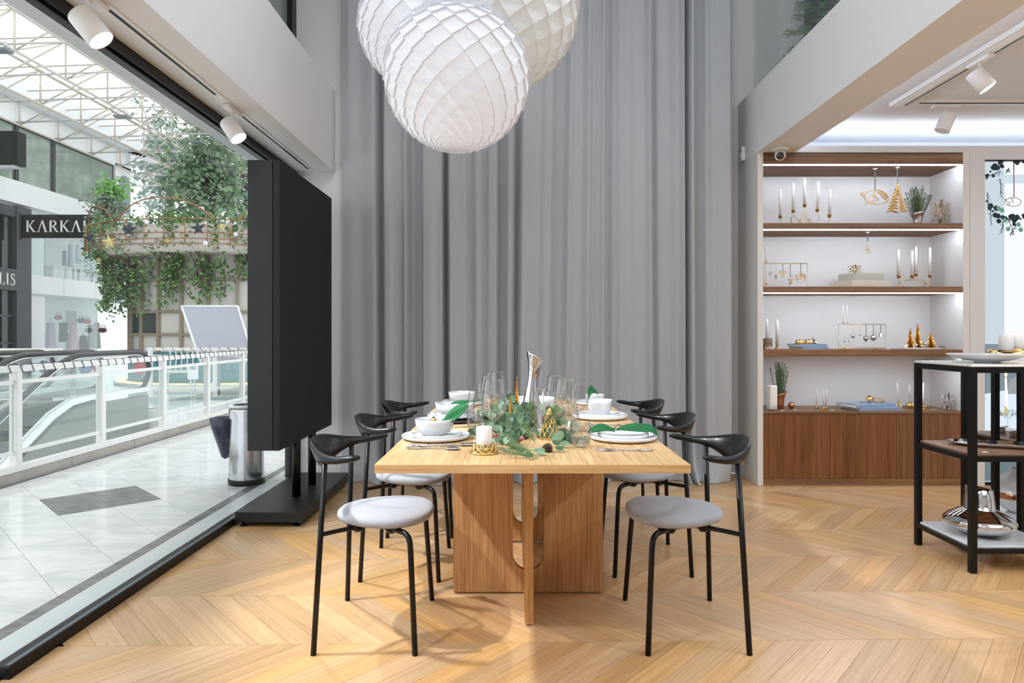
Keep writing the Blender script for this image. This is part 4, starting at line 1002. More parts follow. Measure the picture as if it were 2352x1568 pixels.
# space-frame roof
rf_ = thing('roof_frame', 'white tubular space frame carrying the mall roof', 'roof frame', (0, 0, 0))
rm = pm('roof_tube_white', (206, 202, 196), .6); rm2 = pm('roof_tube_cream', (210, 200, 184), .6)
def rt(name, a, b, r=.028, m=None): MB().tube([a, b], r, 5).build(name, m or rm, rf_)
XS = [-9.7, -11.3, -12.9, -14.5]; YS = [8.6+1.5*k for k in range(12)]
zb = lambda x: 6.64-(x+9.7)*-.02
for i, x in enumerate(XS):
    rt('bottom_chord', (x, YS[0], zb(x)), (x, YS[-1], zb(x)), .03, rm if i == 0 else rm2); rt('top_chord', (x+.0, YS[0], zb(x)+.8), (x+.0, YS[-1], zb(x)+.8), .04, rm if i == 0 else rm2)
    for k, y in enumerate(YS):
        rt('post', (x, y, zb(x)), (x, y, zb(x)+.8), .022, rm2)
        if k < len(YS)-1 and i < 3: rt('diagonal', (x, y, zb(x)), (x, y+1.5, zb(x)+.8), .018, rm2)
for y in YS:
    rt('cross_bar', (-14.5, y, 6.6), (-4.5, y, 6.95), .024); rt('cross_bar', (-14.5, y, 7.4), (-4.5, y, 7.75), .02, rm2)
    for x in (-9.7, -11.3, -12.9): rt('diagonal', (x, y, zb(x)), (x+1.6, y, zb(x)+.85), .018, rm2)
for k in range(14):
    y = 13.6+.5*k; MB().box(-9.3, -6.2, y, y+.34, 7.95+.02*k, 8.0+.02*k).build('roof_sheet', pm('stained_roof_sheet', (208, 190, 160), .7, var=.25, vscale=2) if k == 0 else bpy.data.materials['stained_roof_sheet'], rf_)
for x, y, d, lab in ((281, 268, 16.7, 'grey floodlight hanging from the roof frame at centre'), (2, 115, 12.75, 'grey floodlight at the left edge under the roof frame'), (453, 327, 19.1, 'grey floodlight hanging lower in front of the trees')):
    t = thing('floodlight', lab, 'floodlight', W(x, y, d)); MB().box(-.17, .17, -.12, .12, -.03, .02, .008).build('housing', pm('floodlight_grey', (120, 128, 134), .4), t)
    MB().tube([(-.12, 0, .02), (-.12, 0, .145 if d < 18 else .24), (.12, 0, .145 if d < 18 else .24), (.12, 0, .02)], .01, 5).build('bracket', rm, t)

# trees behind
def tree(label, x0, x1, y0, y1, d, n, size, col, seed, trunkx=None):
    r_ = random.Random(seed); a = W(x0, y0, d); b = W(x1, y1, d); cx = (a.x+b.x)/2; cz = (a.z+b.z)/2; hx = abs(b.x-a.x)/2; hz = abs(a.z-b.z)/2
    t = thing('tree', label, 'tree', (cx, d, 0)); pts = []; br = MB()
    br.tube([(0, 0, 0), (.1, 0, cz-hz), (0, .1, cz+hz*.5)], [.16, .1, .03], 7)
    for k in range(int(n/55)):
        u, v, w_ = r_.gauss(0, .45), r_.gauss(0, .42), r_.gauss(0, .4)
        if u*u+v*v > 1.1: continue
        c0 = Vector((u*hx, v*1.2, cz+w_*hz*1.6)); s_ = r_.uniform(.22, .5)
        br.tube([(0, 0, cz-hz*.3), tuple(c0)], [.03, .008], 4)
        for _ in range(55): pts.append((c0.x+r_.gauss(0, s_*.6), c0.y+r_.gauss(0, s_*.6), c0.z+r_.gauss(0, s_)))
    o = leafmass(pts, size, r_).build('foliage', pm('foliage_'+str(seed), col, .6, var=.3, vscale=1.5), t); o['kind'] = 'stuff'
    o = br.build('branches', pm('bark_'+str(seed), (110, 104, 98), .9), t); o['kind'] = 'stuff'
tree('tall pale eucalyptus tree behind the building end', 300, 470, 290, 470, 27, 2600, .2, (160, 178, 166), 21)
tree('dark green narrow leaved tree above the kiosk planter', 380, 580, 310, 500, 20.5, 3000, .2, (134, 162, 128), 22)
tree('grey green tree at the right, partly behind the black display', 470, 680, 300, 560, 26, 3200, .2, (160, 178, 166), 23)
tree('pale tree seen low behind the kiosk', 560, 720, 300, 700, 30, 2200, .24, (160, 178, 168), 24)
def bush(label, x, y, d, R, n, size, col, seed):
    r_ = random.Random(seed); t = thing('shrub', label, 'shrub', W(x, y, d)); pts = [(r_.gauss(0, R*.45), r_.gauss(0, R*.4), r_.gauss(0, R*.4)) for _ in range(n)]
    o = leafmass(pts, size, r_).build('foliage', pm('bush_'+str(seed), col, .6, var=.3, vscale=3), t); o['kind'] = 'stuff'
    o = MB().tube([(0, 0, -R), (0, 0, 0)], .02, 5).build('stem', M['stem'], t)
bush('grey green shrub growing at the left of the kiosk planter', 248, 480, 15.6, .34, 1300, .09, (132, 150, 128), 31)
bush('bright green shoots rising above the planter shrub', 258, 440, 15.8, .36, 420, .11, (120, 178, 84), 32)
# fir tree on the mezzanine
def fir():
    t = thing('christmas_tree', 'dark green fir tree behind the mezzanine glass', 'tree', (2.54, 4.70, 2.905)); r_ = random.Random(9); mb = MB(); bm_ = MB()
    bm_.tube([(0, 0, 0), (0, 0, 1.82)], [.05, .01], 8)
    z = .16
    while z < 1.75:
        R = .67*(1-z/4.5)
        for k in range(13):
            a = 2*PI*k/13+r_.uniform(-.2, .2)+z*3; L = R*r_.uniform(.8, .97)
            bm_.tube([(0, 0, z+.05), (L*math.cos(a), L*math.sin(a), z+.05-.1*L)], [.008, .002], 4)
            nt_ = int(L*10)
            for q in range(2, nt_+1):
                t_ = q/nt_; c0 = Vector((L*t_*math.cos(a), L*t_*math.sin(a), z+.05-.1*t_*L))
                for s_ in (-1, 0, 1):
                    aa = a+s_*.75; l2 = .13*(1.25-t_*.6); 
                    for m in range(11):
                        p = c0+Vector((math.cos(aa), math.sin(aa), 0))*l2*m/10; b_ = aa+(1 if m % 2 else -1)*.9
                        e = Vector((math.cos(b_), math.sin(b_), r_.uniform(-.1, .5)))*.034; o = len(mb.v)
                        n_ = Vector((-e.y, e.x, 0))*.2
                        mb.v += [tuple(p-n_), tuple(p+n_), tuple(p+e)]; mb.f.append((o, o+1, o+2)); mb.sm.append(False)
        z += .14
    o = mb.build('needles', pm('fir_needles', (128, 164, 128), .7, var=.2), t); o['kind'] = 'stuff'
    o = bm_.build('branches', pm('fir_bark', (80, 70, 58), .9), t); o['kind'] = 'stuff'
    rb = MB().tube(smooth_path([(-.72, -.12, .82), (-.70, -.14, .78), (-.62, -.16, .79), (-.60, -.16, .86)], 4), .006, 5).build('red_bow', pm('red_bow_cloth', (190, 40, 50), .7), t)
    h = MB().sphere((-.76, -.1, .62), .022, 10, 8).build('heart_ornament', M['chrome'], t)
fir()
# ================================================================== table setting
def TD(y): return (CH-TZ)*F/(y-CY)          # depth of a table-top point seen at pixel row y
def TP(x, y, dz=0): d = TD(y); return (PX(x, d), d, TZ+dz)
RIB = lambda n, a, lo, hi: (lambda th, i: (1+a*math.cos(n*th) if lo <= i <= hi else 1, 0))
def plate(label, loc, R, h=.018, rib=True, group='plates on the dining table', name='plate'):
    t = thing(name, label, 'plate', loc, 0, group)
    pr = [(.001, 0), (R*.80, 0), (R*.93, .003), (R, .008), (R*1.005, h), (R*.985, h+.0005), (R*.965, h-.004), (R*.88, .0065), (.001, .006)]
    MB().lathe(pr, 96, RIB(48, .006, 3, 4) if rib else None).build('dish', M['porcelain'], t, fix=True); return t
def bowl(label, loc, R, H, rib=0, name='bowl', rf=None, foot=.55, group='bowls on the dining table'):
    t = thing(name, label, 'bowl', loc, 0, group)
    out = [(foot*R, 0), (foot*R*1.02, .003), (.80*R, H*.22), (.94*R, H*.5), (.99*R, H*.8), (R, H)]
    inn = [(R*.975, H), (.955*R, H*.8), (.89*R, H*.5), (.74*R, H*.25), (.4*R, H*.12), (.001, H*.10)]
    rr = rf or (RIB(rib, .012, 2, 4) if rib else None)
    MB().lathe([(.001, 0)]+out+inn, 96, rr).build('dish', M['porcelain'], t, fix=True); return t
def spoon(label, p, ang, L=.19, kind='spoon', lift=0):
    t = thing(kind, label, 'cutlery', p, ang, 'cutlery beside the plates')
    b = MB(); b.tube([(0, 0, .003), (L*.3, 0, .004), (L*.62, 0, .006), (L*.72, 0, .005)], [.0042, .0032, .0022, .0025], 8); b.build('handle', M['cutlery'], t)
    if kind == 'spoon':
        MB().sphere((L*.86, 0, .006), 1, 16, 8, (L*.15, .017, .005)).build('bowl', M['cutlery'], t)
    elif kind == 'fork':
        MB().box(L*.70, L*.82, -.011, .011, .004, .0065, .001).build('neck', M['cutlery'], t)
        for y in (-.009, -.003, .003, .009): MB().tube([(L*.81, y, .005), (L*.90, y, .003), (L, y, .007)], [.0018, .0016, .0008], 6).build('tine', M['cutlery'], t)
    else:
        MB().prism([(L*.6, -.004), (L*.66, -.009), (L*.93, -.009), (L, .003), (L*.97, .006), (L*.6, .004)], .0018, lambda u, v, w_: (u, v, .003+w_)).build('blade', M['cutlery'], t)
    return t
def wineglass(label, loc, H, R, stem=.42, n=48, rib=True, group='stemmed glasses on the table', wide=.62):
    t = thing('wine_glass', label, 'glass', loc, 0, group); hs = H*stem
    MB().lathe([(.001, 0), (R*.86, 0), (R*.85, .002), (R*.3, .005), (.0045, .012), (.0038, hs*.5), (.0042, hs*.93), (.008, hs)], 32).build('stem', M['wglass'], t)
    b = [(.008, hs), (R*.45, hs+(H-hs)*.06), (R*.86, hs+(H-hs)*.2), (R, hs+(H-hs)*.32), (R*.95, hs+(H-hs)*.55), (R*.83, hs+(H-hs)*.8), (R*.73, H)]
    b = [(p.x, p.z) for p in smooth_path([(a, 0, c) for a, c in b], 3)]
    MB().lathe(b+[(b[-1][0]-.001, H+.0004), (b[-1][0]-.0014, H-.0015)], n, (lambda th, i: (1+.008*math.cos(16*th), 0)) if rib else None).build('glass_bowl', M['wglass'], t); return t
def tumbler(label, loc, H, R):
    t = thing('tumbler', label, 'glass', loc, 0, 'water tumblers on the table')
    MB().lathe([(.001, .001), (R*.55, .001), (R*.72, .008), (R*.9, H*.25), (R, H*.5), (R*.97, H*.8), (R*.92, H), (R*.89, H), (R*.93, H*.8), (R*.95, H*.5), (R*.84, H*.27), (R*.6, .014), (.001, .012)], 48, lambda th, i: (1+.006*math.cos(14*th), 0)).build('glass_body', M['wglass'], t); return t
def candle_stick(label, loc, H, r=.0055, tilt=(0, 0)):
    t = thing('taper_candle', label, 'candle', loc); t.rotation_euler = (tilt[0], tilt[1], 0)
    MB().tube([(0, 0, .006), (0, 0, H*.85), (0, 0, H)], [r, r*.85, r*.3], 12).build('wax', M['wax'], t)
    MB().tube([(0, 0, H), (.001, 0, H+.008)], .0007, 5).build('wick', M['wax'], t)
    MB().lathe([(.001, 0), (.014, 0), (.013, .004), (.008, .010), (r*1.3, .016), (r, .016)], 20).build('holder', M['chrome'], t, fix=True); return t
def gold_cone(label, loc, H, R, mat='gold', n=12, tiers=12, name='tree_figure', wire=False):
    t = thing(name, label, 'ornament', loc, random.uniform(0, 1)); mb = MB()
    if wire:
        for k in range(10):
            for s_ in (-1, 1):
                a0 = 2*PI*k/10; mb.tube([((R*(1-u)+.002)*math.cos(a0+s_*u*2.2), (R*(1-u)+.002)*math.sin(a0+s_*u*2.2), H*u+.002) for u in [i/8 for i in range(9)]], R*.045, 5)
        mb.tube([(R*math.cos(a), R*math.sin(a), .004) for a in [2*PI*i/24 for i in range(24)]], R*.07, 6, closed=True)
        mb.build('wire_body', M[mat], t); return t
    for i in range(tiers):
        u = i/tiers; z = H*u; r = R*(1-u)+.0015; h = H/tiers*1.5; vs = []
        for k in range(2*n):
            a = PI*k/n+i*.4; q = r*(1.12 if k % 2 else .45); vs.append((q*math.cos(a), q*math.sin(a), z-(0 if k % 2 else -.2*h)))
        vs += [(0, 0, z+h), (0, 0, z)]; m_ = 2*n
        mb.add([(x, y, max(z_, .0005)) for x, y, z_ in vs], [(k, (k+1) % m_, m_) for k in range(m_)]+[((k+1) % m_, k, m_+1) for k in range(m_)])
    mb.build('tiers', M[mat], t); MB().tube([(0, 0, 0), (0, 0, H*1.06)], R*.05, 6).build('trunk', M[mat], t); return t
def patch(f, nu, nv, th, name, mat, parent=None):
    vs = [f(i/nu, j/nv) for i in range(nu+1) for j in range(nv+1)]
    fs = [(i*(nv+1)+j, (i+1)*(nv+1)+j, (i+1)*(nv+1)+j+1, i*(nv+1)+j+1) for i in range(nu) for j in range(nv)]
    o = MB().add(vs, fs, True).build(name, mat, parent); md = o.modifiers.new('thickness', 'SOLIDIFY'); md.thickness = th; md.offset = 0
    return o
def napkin_twist(label, loc, p, rz=0, W0=.05, ring=None):
    """cloth gathered along the local spine p (x, z, half width, twist)"""
    t = thing('napkin', label, 'napkin', loc, rz, 'green linen napkins')
    sp = smooth_path([(a, b, c) for a, b, c, d in p], 5); tw = smooth_path([(d, 0, 0) for *_, d in p], 5)
    def f(u, v):
        k = min(len(sp)-1, int(round(u*(len(sp)-1)))); q = sp[k]; a = tw[k].x; w_ = q.z*(2*v-1); fold = .006*math.sin(v*PI*3+u*4)*(q.z/.05)
        return (q.x, w_*math.cos(a)-fold*math.sin(a), q.y+w_*math.sin(a)+fold*math.cos(a)+.004)
    patch(f, len(sp)-1, 14, .003, 'cloth', M['green'], t)
    if ring:
        for dx in (0,): MB().tube([(ring[0]+dx*2+.012*math.cos(a)*.4, ring[1]*math.sin(a)*.9, ring[2]+ring[1]*.62*math.cos(a)) for a in [2*PI*i/18 for i in range(18)]], .0028, 6, closed=True).build('ring', M['chrome'], t)
    return t
GZ = .018
# --- place 1: left, nearest
c1 = (-.308, 2.66, TZ+.0005)
plate('large white ribbed plate nearest the viewer on the left', c1, .132)
plate('smaller white ribbed plate stacked under the near left bowl', (c1[0]+.004, c1[1], TZ+.0075), .100, .016)
bowl('deep white ribbed bowl holding a gold ball, near left place', (c1[0]-.006, c1[1]+.0, TZ+.0145), .076, .064, 28)
t = thing('bauble', 'gold and dark ball lying in the near left bowl', 'ornament', (c1[0]-.01, c1[1]+.0, TZ+.0145+.056)); MB().sphere((0, 0, 0), .0135, 18, 12).build('ball', M['gold'], t); MB().tube([(0, 0, .013), (0, 0, .017)], .004, 8).build('cap', M['ribbon'], t)
napkin_twist('green napkin leaning out of the near left bowl', (c1[0]+.035, c1[1]-.01, TZ+.067), [(-.012, 0, .006, 0), (.015, .012, .030, .75), (.045, .032, .036, .8), (.072, .05, .026, .7), (.092, .064, .004, .5)], rz=.1)
spoon('long table spoon lying across at the near left place', TP(950, 1024), .02, .225)
spoon('small coffee spoon lying in front of the near left plates', TP(936, 1031), -.10, .19)
spoon('knife lying behind the spoons at the near left place', TP(934, 1027), .16, .22, 'knife')
t = thing('napkin_ring', 'small round steel weight beside the near left spoons', 'ring', TP(947, 1026)); MB().lathe([(.001, 0), (.011, 0), (.013, .005), (.012, .011), (.001, .012)], 20).build('disc', M['chrome'], t, fix=True)
# --- place 2: left, middle
c2 = (PX(1040, 3.22), 3.22, TZ+.0005)
t = thing('serving_tray', 'black slate tray under the middle left plates', 'tray', c2); MB().lathe([(.001, 0), (.145, 0), (.155, .010), (.15, .013), (.001, .008)], 48, lambda th, i: (1+.12*abs(math.cos(th))**8, 0)).build('slab', M['slate'], t, fix=True)
def wavy(k, a): return lambda th, i: (1+a*math.cos(k*th), (.010*math.cos(k*th) if 4 <= i <= 8 else 0))
plate('white plate with pointed rim on the black tray, middle left', (c2[0], c2[1], TZ+.0145), .120, .016, rib=False)
plate('smaller white plate on top at the middle left place', (c2[0]+.004, c2[1], TZ+.0225), .098, .016, rib=False)
bowl('white bowl with wavy rim holding a napkin, middle left', (c2[0]+.01, c2[1], TZ+.029), .086, .050, rf=lambda th, i: (1+.10*math.cos(2*th), (.008*math.cos(2*th) if 5 <= i <= 7 else 0)))
napkin_twist('green napkin lying flat in the middle left bowl', (c2[0]+.02, c2[1]-.01, TZ+.076), [(-.03, 0, .004, 0), (0, .006, .03, .2), (.04, .010, .034, .1), (.09, .016, .02, .1), (.13, .022, .004, 0)])
spoon('spoon lying in front of the black tray', TP(1044, 981), .05, .2)
# --- place 3: left, far
c3 = (PX(1061, 3.92), 3.92, TZ+.0005)
plate('white plate at the far left place near the curtain', c3, .125)
plate('smaller white plate at the far left place', (c3[0]+.005, c3[1], TZ+.0075), .098, .016)
bowl('white ribbed bowl at the far left place', (c3[0]-.0, c3[1], TZ+.0145), .078, .060, 28)
napkin_twist('green napkin behind the far left glasses', (PX(1098, 4.0), 4.0, TZ+.05), [(-.02, 0, .006, 0), (.01, .012, .02, .4), (.05, .014, .018, .2), (.07, .01, .004, 0)])
# --- place 4: right, nearest
c4 = (PX(1431, 2.645), 2.645, TZ+.0005)
plate('large white ribbed plate nearest the viewer on the right', c4, .132)
plate('smaller ribbed plate under the ringed green napkin', (c4[0]-.0, c4[1], TZ+.0075), .098, .018)
napkin_twist('green napkin held by a steel ring on the near right plates', (c4[0]-.005, c4[1]-.01, TZ+.036), [(-.135, -.012, .006, .2), (-.11, .0, .028, .3), (-.075, .008, .036, .35), (-.035, -.001, .017, .3), (-.02, .0, .012, .1), (.01, .006, .030, .25), (.06, .008, .038, .3), (.11, .004, .036, .25), (.132, -.008, .033, .3)], ring=(-.028, .015, .004))
spoon('fork lying in front of the near right plate', TP(1500, 1036), PI-.03, .2, 'fork')
spoon('small fork behind the near right napkin', TP(1480, 989), PI-.05, .2, 'fork')
# --- place 5: right, middle
c5 = (PX(1378, 3.30), 3.30, TZ+.0005)
sqr = lambda e: (lambda th, i: (1/((abs(math.cos(th+.3))**e+abs(math.sin(th+.3))**e)**(1/e)), 0))
plate('large plain white plate at the middle right place', c5, .134, .022, rib=False)
plate('smaller white plate under the square cup', (c5[0], c5[1], TZ+.0075), .096, .018, rib=False)
bowl('deep white bowl with squarish rim, middle right place', (c5[0]+.0, c5[1], TZ+.015), .058, .075, rf=sqr(3.2), foot=.62)
spoon('fork lying in front of the middle right plates', TP(1446, 977), PI-.05, .2, 'fork')
# --- place 6: right, far
c6 = (PX(1362, 3.95), 3.95, TZ+.0005)
plate('white plate at the far right place', c6, .11)
bowl('white bowl at the far right place', (c6[0]+.01, c6[1], TZ+.0075), .055, .05, 20)
napkin_twist('green napkin standing at the far right place', (PX(1352, 3.85), 3.85, TZ+.02), [(0, .0, .012, 1.2), (.0, .045, .03, 1.3), (.015, .07, .028, 1.0), (.04, .06, .016, .5), (.055, .04, .004, .3)])
# --- glasses
wineglass('ribbed wine glass nearest on the left, in front of the green napkin', TP(1094, 1018), .198, .034)
wineglass('tallest ribbed wine glass on the left beside the white pillar candle', TP(1135, 1030), .248, .045, .40)
tumbler('tumbler behind the nearest left wine glass', TP(1093, 992), .085, .038)
wineglass('ribbed wine glass in the left middle of the table', TP(1124, 975), .225, .040)
wineglass('tall glass behind, in the left middle beside the gold tree', TP(1143, 965), .235, .040)
wineglass('smaller wine glass at the far left of the group', TP(1109, 955), .165, .032)
wineglass('wine glass at the far left end of the table', TP(1128, 940), .20, .036)
tumbler('tumbler in the left middle of the table', TP(1104, 972), .08, .036)
wineglass('ribbed wine glass on the right in front of the greenery', TP(1298, 1002), .235, .044)
wineglass('ribbed wine glass on the right beside the square cup', TP(1330, 990), .205, .039)
wineglass('tall wine glass behind the steel carafe', TP(1250, 945), .22, .040)
wineglass('round bellied wine glass behind the white taper candle', TP(1274, 955), .205, .044, rib=False)
wineglass('slim wine glass at the back right of the glasses', TP(1290, 945), .185, .033)
wineglass('ribbed wine glass between the round glass and the right pair', TP(1306, 965), .20, .040)
tumbler('tumbler nearest the viewer on the right beside the napkin', TP(1334, 1026), .088, .039)
tumbler('tumbler on the right behind the tall wine glass', TP(1311, 976), .085, .037)
# --- carafe
def carafe():
    t = thing('carafe', 'tall polished steel carafe with a slanted lip in the greenery', 'carafe', (PX(1226, 2.92), 2.92, TZ+.0005), 0)
    pr = [(.001, 0), (.054, 0), (.056, .006), (.053, .03), (.047, .07), (.037, .12), (.027, .165), (.0215, .20), (.020, .225), (.023, .26), (.031, .295), (.037, .318)]
    pr = [(p.x, p.z) for p in smooth_path([(a, 0, c) for a, c in pr], 3)]
    cf = lambda i, z: (-.010*math.sin(z*12)-.0*z, 0)
    rf = lambda th, i: (1+.02*math.cos(10*th)*max(0, (i-24)/10), (-.028*math.cos(th)*max(0, (i-26)/8)**1.5 if i > 26 else 0))
    n = len(pr); inner = [(r_-.0015, z) for r_, z in pr[::-1][:10]]
    MB().lathe(pr+inner, 56, lambda th, i: rf(th, i if i < n else 2*n-1-i), cf=cf).build('body', M['chrome'], t)
carafe()
# --- big ribbed bowl, taper candles, gold trees
bowl('wide white ribbed serving bowl behind the carafe', (PX(1226, 3.42), 3.42, TZ+.0005), .113, .088, 48, foot=.5)
candle_stick('thin white taper candle behind the carafe on the right', (PX(1247, 3.0), 3.0, TZ), .155)
candle_stick('short white taper candle in a steel holder near the tumbler', (PX(1304, 2.72), 2.72, TZ), .062, .006, tilt=(0, .12))
gold_cone('slender gold tree figure behind the garland on the left', (PX(1187, 3.3), 3.3, TZ), .192, .020, tiers=16)
gold_cone('short gold tree figure among the leaves on the left', (PX(1173, 2.95), 2.95, TZ+.0), .13, .020, tiers=12)
gold_cone('gold wire tree figure on the right of the garland', (PX(1262, 2.66), 2.66, TZ), .12, .042, wire=True)
# --- pillar candle on gold base
t = thing('candle_holder', 'gold openwork base under the white pillar candle', 'candle holder', TP(1112, 1040)); bz = MB()
MB().lathe([(.001, 0), (.049, 0), (.051, .003), (.049, .007), (.001, .007)], 48).build('foot', M['gold'], t, fix=True)
for k in range(11):
    a = 2*PI*k/11
    bz.tube(smooth_path([(lerp(.047, .033, u)*math.cos(a+s_), lerp(.047, .033, u)*math.sin(a+s_), .006+.028*u) for u, s_ in ((0, 0), (.3, .24), (.6, .20), (1, -.02))], 3), .0024, 6)
    bz.tube(smooth_path([(lerp(.047, .033, u)*math.cos(a+s_), lerp(.047, .033, u)*math.sin(a+s_), .006+.028*u) for u, s_ in ((0, .1), (.3, -.2), (.6, -.16), (1, .1))], 3), .0024, 6)
bz.tube([(.033*math.cos(a), .033*math.sin(a), .034) for a in [2*PI*i/30 for i in range(30)]], .0022, 6, closed=True)
bz.build('openwork_band', M['gold'], t); MB().lathe([(.001, .007), (.03, .007), (.032, .022), (.001, .022)], 32).build('cup', pm('pale_gold_cup', (226, 204, 150), .3, 1), t, fix=True)
l_ = TP(1112, 1040)
t = thing('pillar_candle', 'thick white pillar candle on a gold base in front', 'candle', (l_[0], l_[1], l_[2]+.0225))
MB().lathe([(.001, 0), (.0268, 0), (.0275, .003), (.0275, .066), (.0255, .069), (.018, .067), (.001, .065)], 36).build('wax', M['wax'], t, fix=True)
MB().tube([(0, 0, .065), (-.003, 0, .073), (-.007, 0, .079)], .0012, 6).build('wick', M['wax'], t)
# --- garland
def garland():
    r_ = random.Random(17); g = thing('garland', 'eucalyptus and pine garland with berries along the table centre', 'garland', (PX(1205, 2.8), 2.8, TZ))
    gx, gy = g.location.x, g.location.y
    # a leaf mesh: round, slightly cupped, 12 tris
    def leafmesh(mat, el=1.12):
        vs = [(0, 0, .0015)]; n = 9
        for k in range(n):
            a = 2*PI*k/n; q = (.9 if k == 0 else 1); vs.append((math.cos(a)*el*q, math.sin(a), .16*math.cos(2*a)+.10))
        me = MB().add(vs, [(0, 1+k, 1+(k+1) % n) for k in range(n)], True).mesh('leaf'); me.materials.append(mat); return me
    A, B_ = leafmesh(M['leaf']), leafmesh(M['leafd']); A2 = leafmesh(M['leaf'], 1.5)
    stems = MB(); cnt = 0
    def leaf(p, s_, d, me):
        q = Vector((0, 0, 1)).rotation_difference(Vector(d).normalized()); e = (q.to_matrix() @ Matrix.Rotation(r_.uniform(0, 6.3), 3, 'Z')).to_euler()
        o = link('leaf', me, g, p, e); o.scale = (s_, s_, s_)
    spr = [(-.10, -.05, -.1, .8, .20), (-.04, -.02, .3, .9, .22), (-.13, .05, -.3, .7, .17), (0, -.14, -.9, .35, .14), (-.08, -.16, -.6, .5, .14), (.02, .10, .2, .9, .18), (-.08, .22, -.1, .9, .2), (.03, .30, .1, .8, .2), (-.05, .42, -.1, .7, .2), (.08, .46, .5, .5, .16), (.06, -.12, .8, .25, .14), (.10, -.26, 1, .10, .13), (-.02, -.30, -1, .1, .10), (-.13, -.05, -1, .5, .10), (.0, .0, .1, 1, .16), (-.05, .12, .3, .8, .2), (.09, .12, .8, .4, .15)]
    for (x, y, dx, up, L) in spr:
        d = Vector((dx, r_.uniform(-.6, .3), up)).normalized(); p0 = Vector((x, y, .018)); n = 6; pts = []
        for i in range(n+1):
            u = i/n; p = p0+d*L*u+Vector((0, 0, -.10*u*u*L/.2)); p.z = max(p.z, .012); pts.append(p)
            if i == 0: continue
            for s_ in (-1, 1):
                sd = d.cross(Vector((r_.uniform(-.3, .3), r_.uniform(-.5, .5), 1))).normalized()*s_
                sz = .0155*(1.25-.5*u)*r_.uniform(.8, 1.15)
                leaf(p+sd*sz*1.0+Vector((0, 0, r_.uniform(0, .006))), sz, Vector((r_.uniform(-.8, .8), -1.2+r_.uniform(-.5, .5), r_.uniform(.1, 1.1))), r_.choice([A, A, B_, A2] if y > -.05 else [A, B_, A2, B_])); cnt += 1
        stems.tube(pts, .0013, 5)
    # low foliage to close the heap
    for _ in range(120):
        u = r_.random(); x = r_.gauss(-.03, .05); y = lerp(-.18, .55, u)
        if abs(x) > .12: continue
        leaf(Vector((x, y, r_.uniform(.012, .075))), r_.uniform(.011, .017), Vector((r_.uniform(-.9, .9), -1+r_.uniform(-.6, .6), r_.uniform(.2, 1.2))), r_.choice([A, B_, B_]))
    stems.build('stems', M['stem'], g)['kind'] = 'stuff'
    # front leaves lying on the table
    for px, py, s_ in ((1238, 1046, .020), (1286, 1038, .015), (1299, 1028, .016), (1278, 1025, .016), (1180, 1032, .018), (1168, 1020, .017), (1214, 1058-3, .014), (1196, 1045, .015)):
        q = TP(px, py, .012); leaf(Vector((q[0]-gx, q[1]-gy, .014)), s_, (r_.uniform(-.2, .2), -.5, 1), r_.choice([A, B_]))
    nd = MB()
    def pine(p, d, L, n):
        p = Vector(p); d = Vector(d).normalized(); nd.tube([p, p+d*L], .0012, 5)
        for i in range(n):
            u = .1+.9*i/n; q = p+d*L*u; s_ = Vector((r_.uniform(-1, 1), r_.uniform(-1, 1), r_.uniform(-.3, 1))).normalized(); e = (d*.9+s_*.75).normalized()*r_.uniform(.03, .045)
            w_ = e.cross(Vector((.3, -1, .2))).normalized()*.0007; nd.add([q-w_, q+w_, q+e], [(0, 1, 2)])
    for (px, py, z, dx, dy, dz, L) in ((1232, 1052, .006, -.7, .5, .3, .11), (1236, 1055, .004, -1, .3, .15, .12), (1230, 1030, .02, -.5, .6, .6, .08), (1245, 1010, .05, .5, -.2, .6, .08), (1240, 1000, .05, .9, -.1, .25, .09), (1228, 1005, .06, -.2, .2, .8, .06), (1215, 1040, .01, -.6, -.2, .1, .06)):
        q = TP(px, py, z); pine((q[0]-gx, q[1]-gy, z), (dx, dy, dz), L, 110)
    nd.build('pine_needles', M['needle'], g)['kind'] = 'stuff'
    tw = MB()
    for (px, py), L, a in (((1200, 1042), .09, -.25), ((1215, 1050), .08, -.1)):
        q = TP(px, py, .006); tw.tube(smooth_path([(q[0]-gx, q[1]-gy, .01), (q[0]-gx+L*.5, q[1]-gy-.01, .018), (q[0]-gx+L, q[1]-gy-.03+a*.05, .006)], 4), .0016, 5)
    tw.build('twig', pm('pale_green_twig', (170, 180, 130), .6), g)
    for (px, py, z) in ((1190, 1012, .035), (1197, 1010, .042), (1184, 1020, .03), (1192, 1022, .028), (1180, 1027, .02), (1188, 1030, .018), (1139, 1000, .02), (1131, 1003, .015), (1246, 958, .03), (1256, 962, .03)):
        q = TP(px, py+z*560, 0); q = W(px, py, 2.50 if py > 990 else 2.9); MB().sphere((0, 0, 0), .0062, 12, 8).build('berry', M['berry'], g, (q.x-gx, q.y-gy, max(.008, q.z-TZ)))
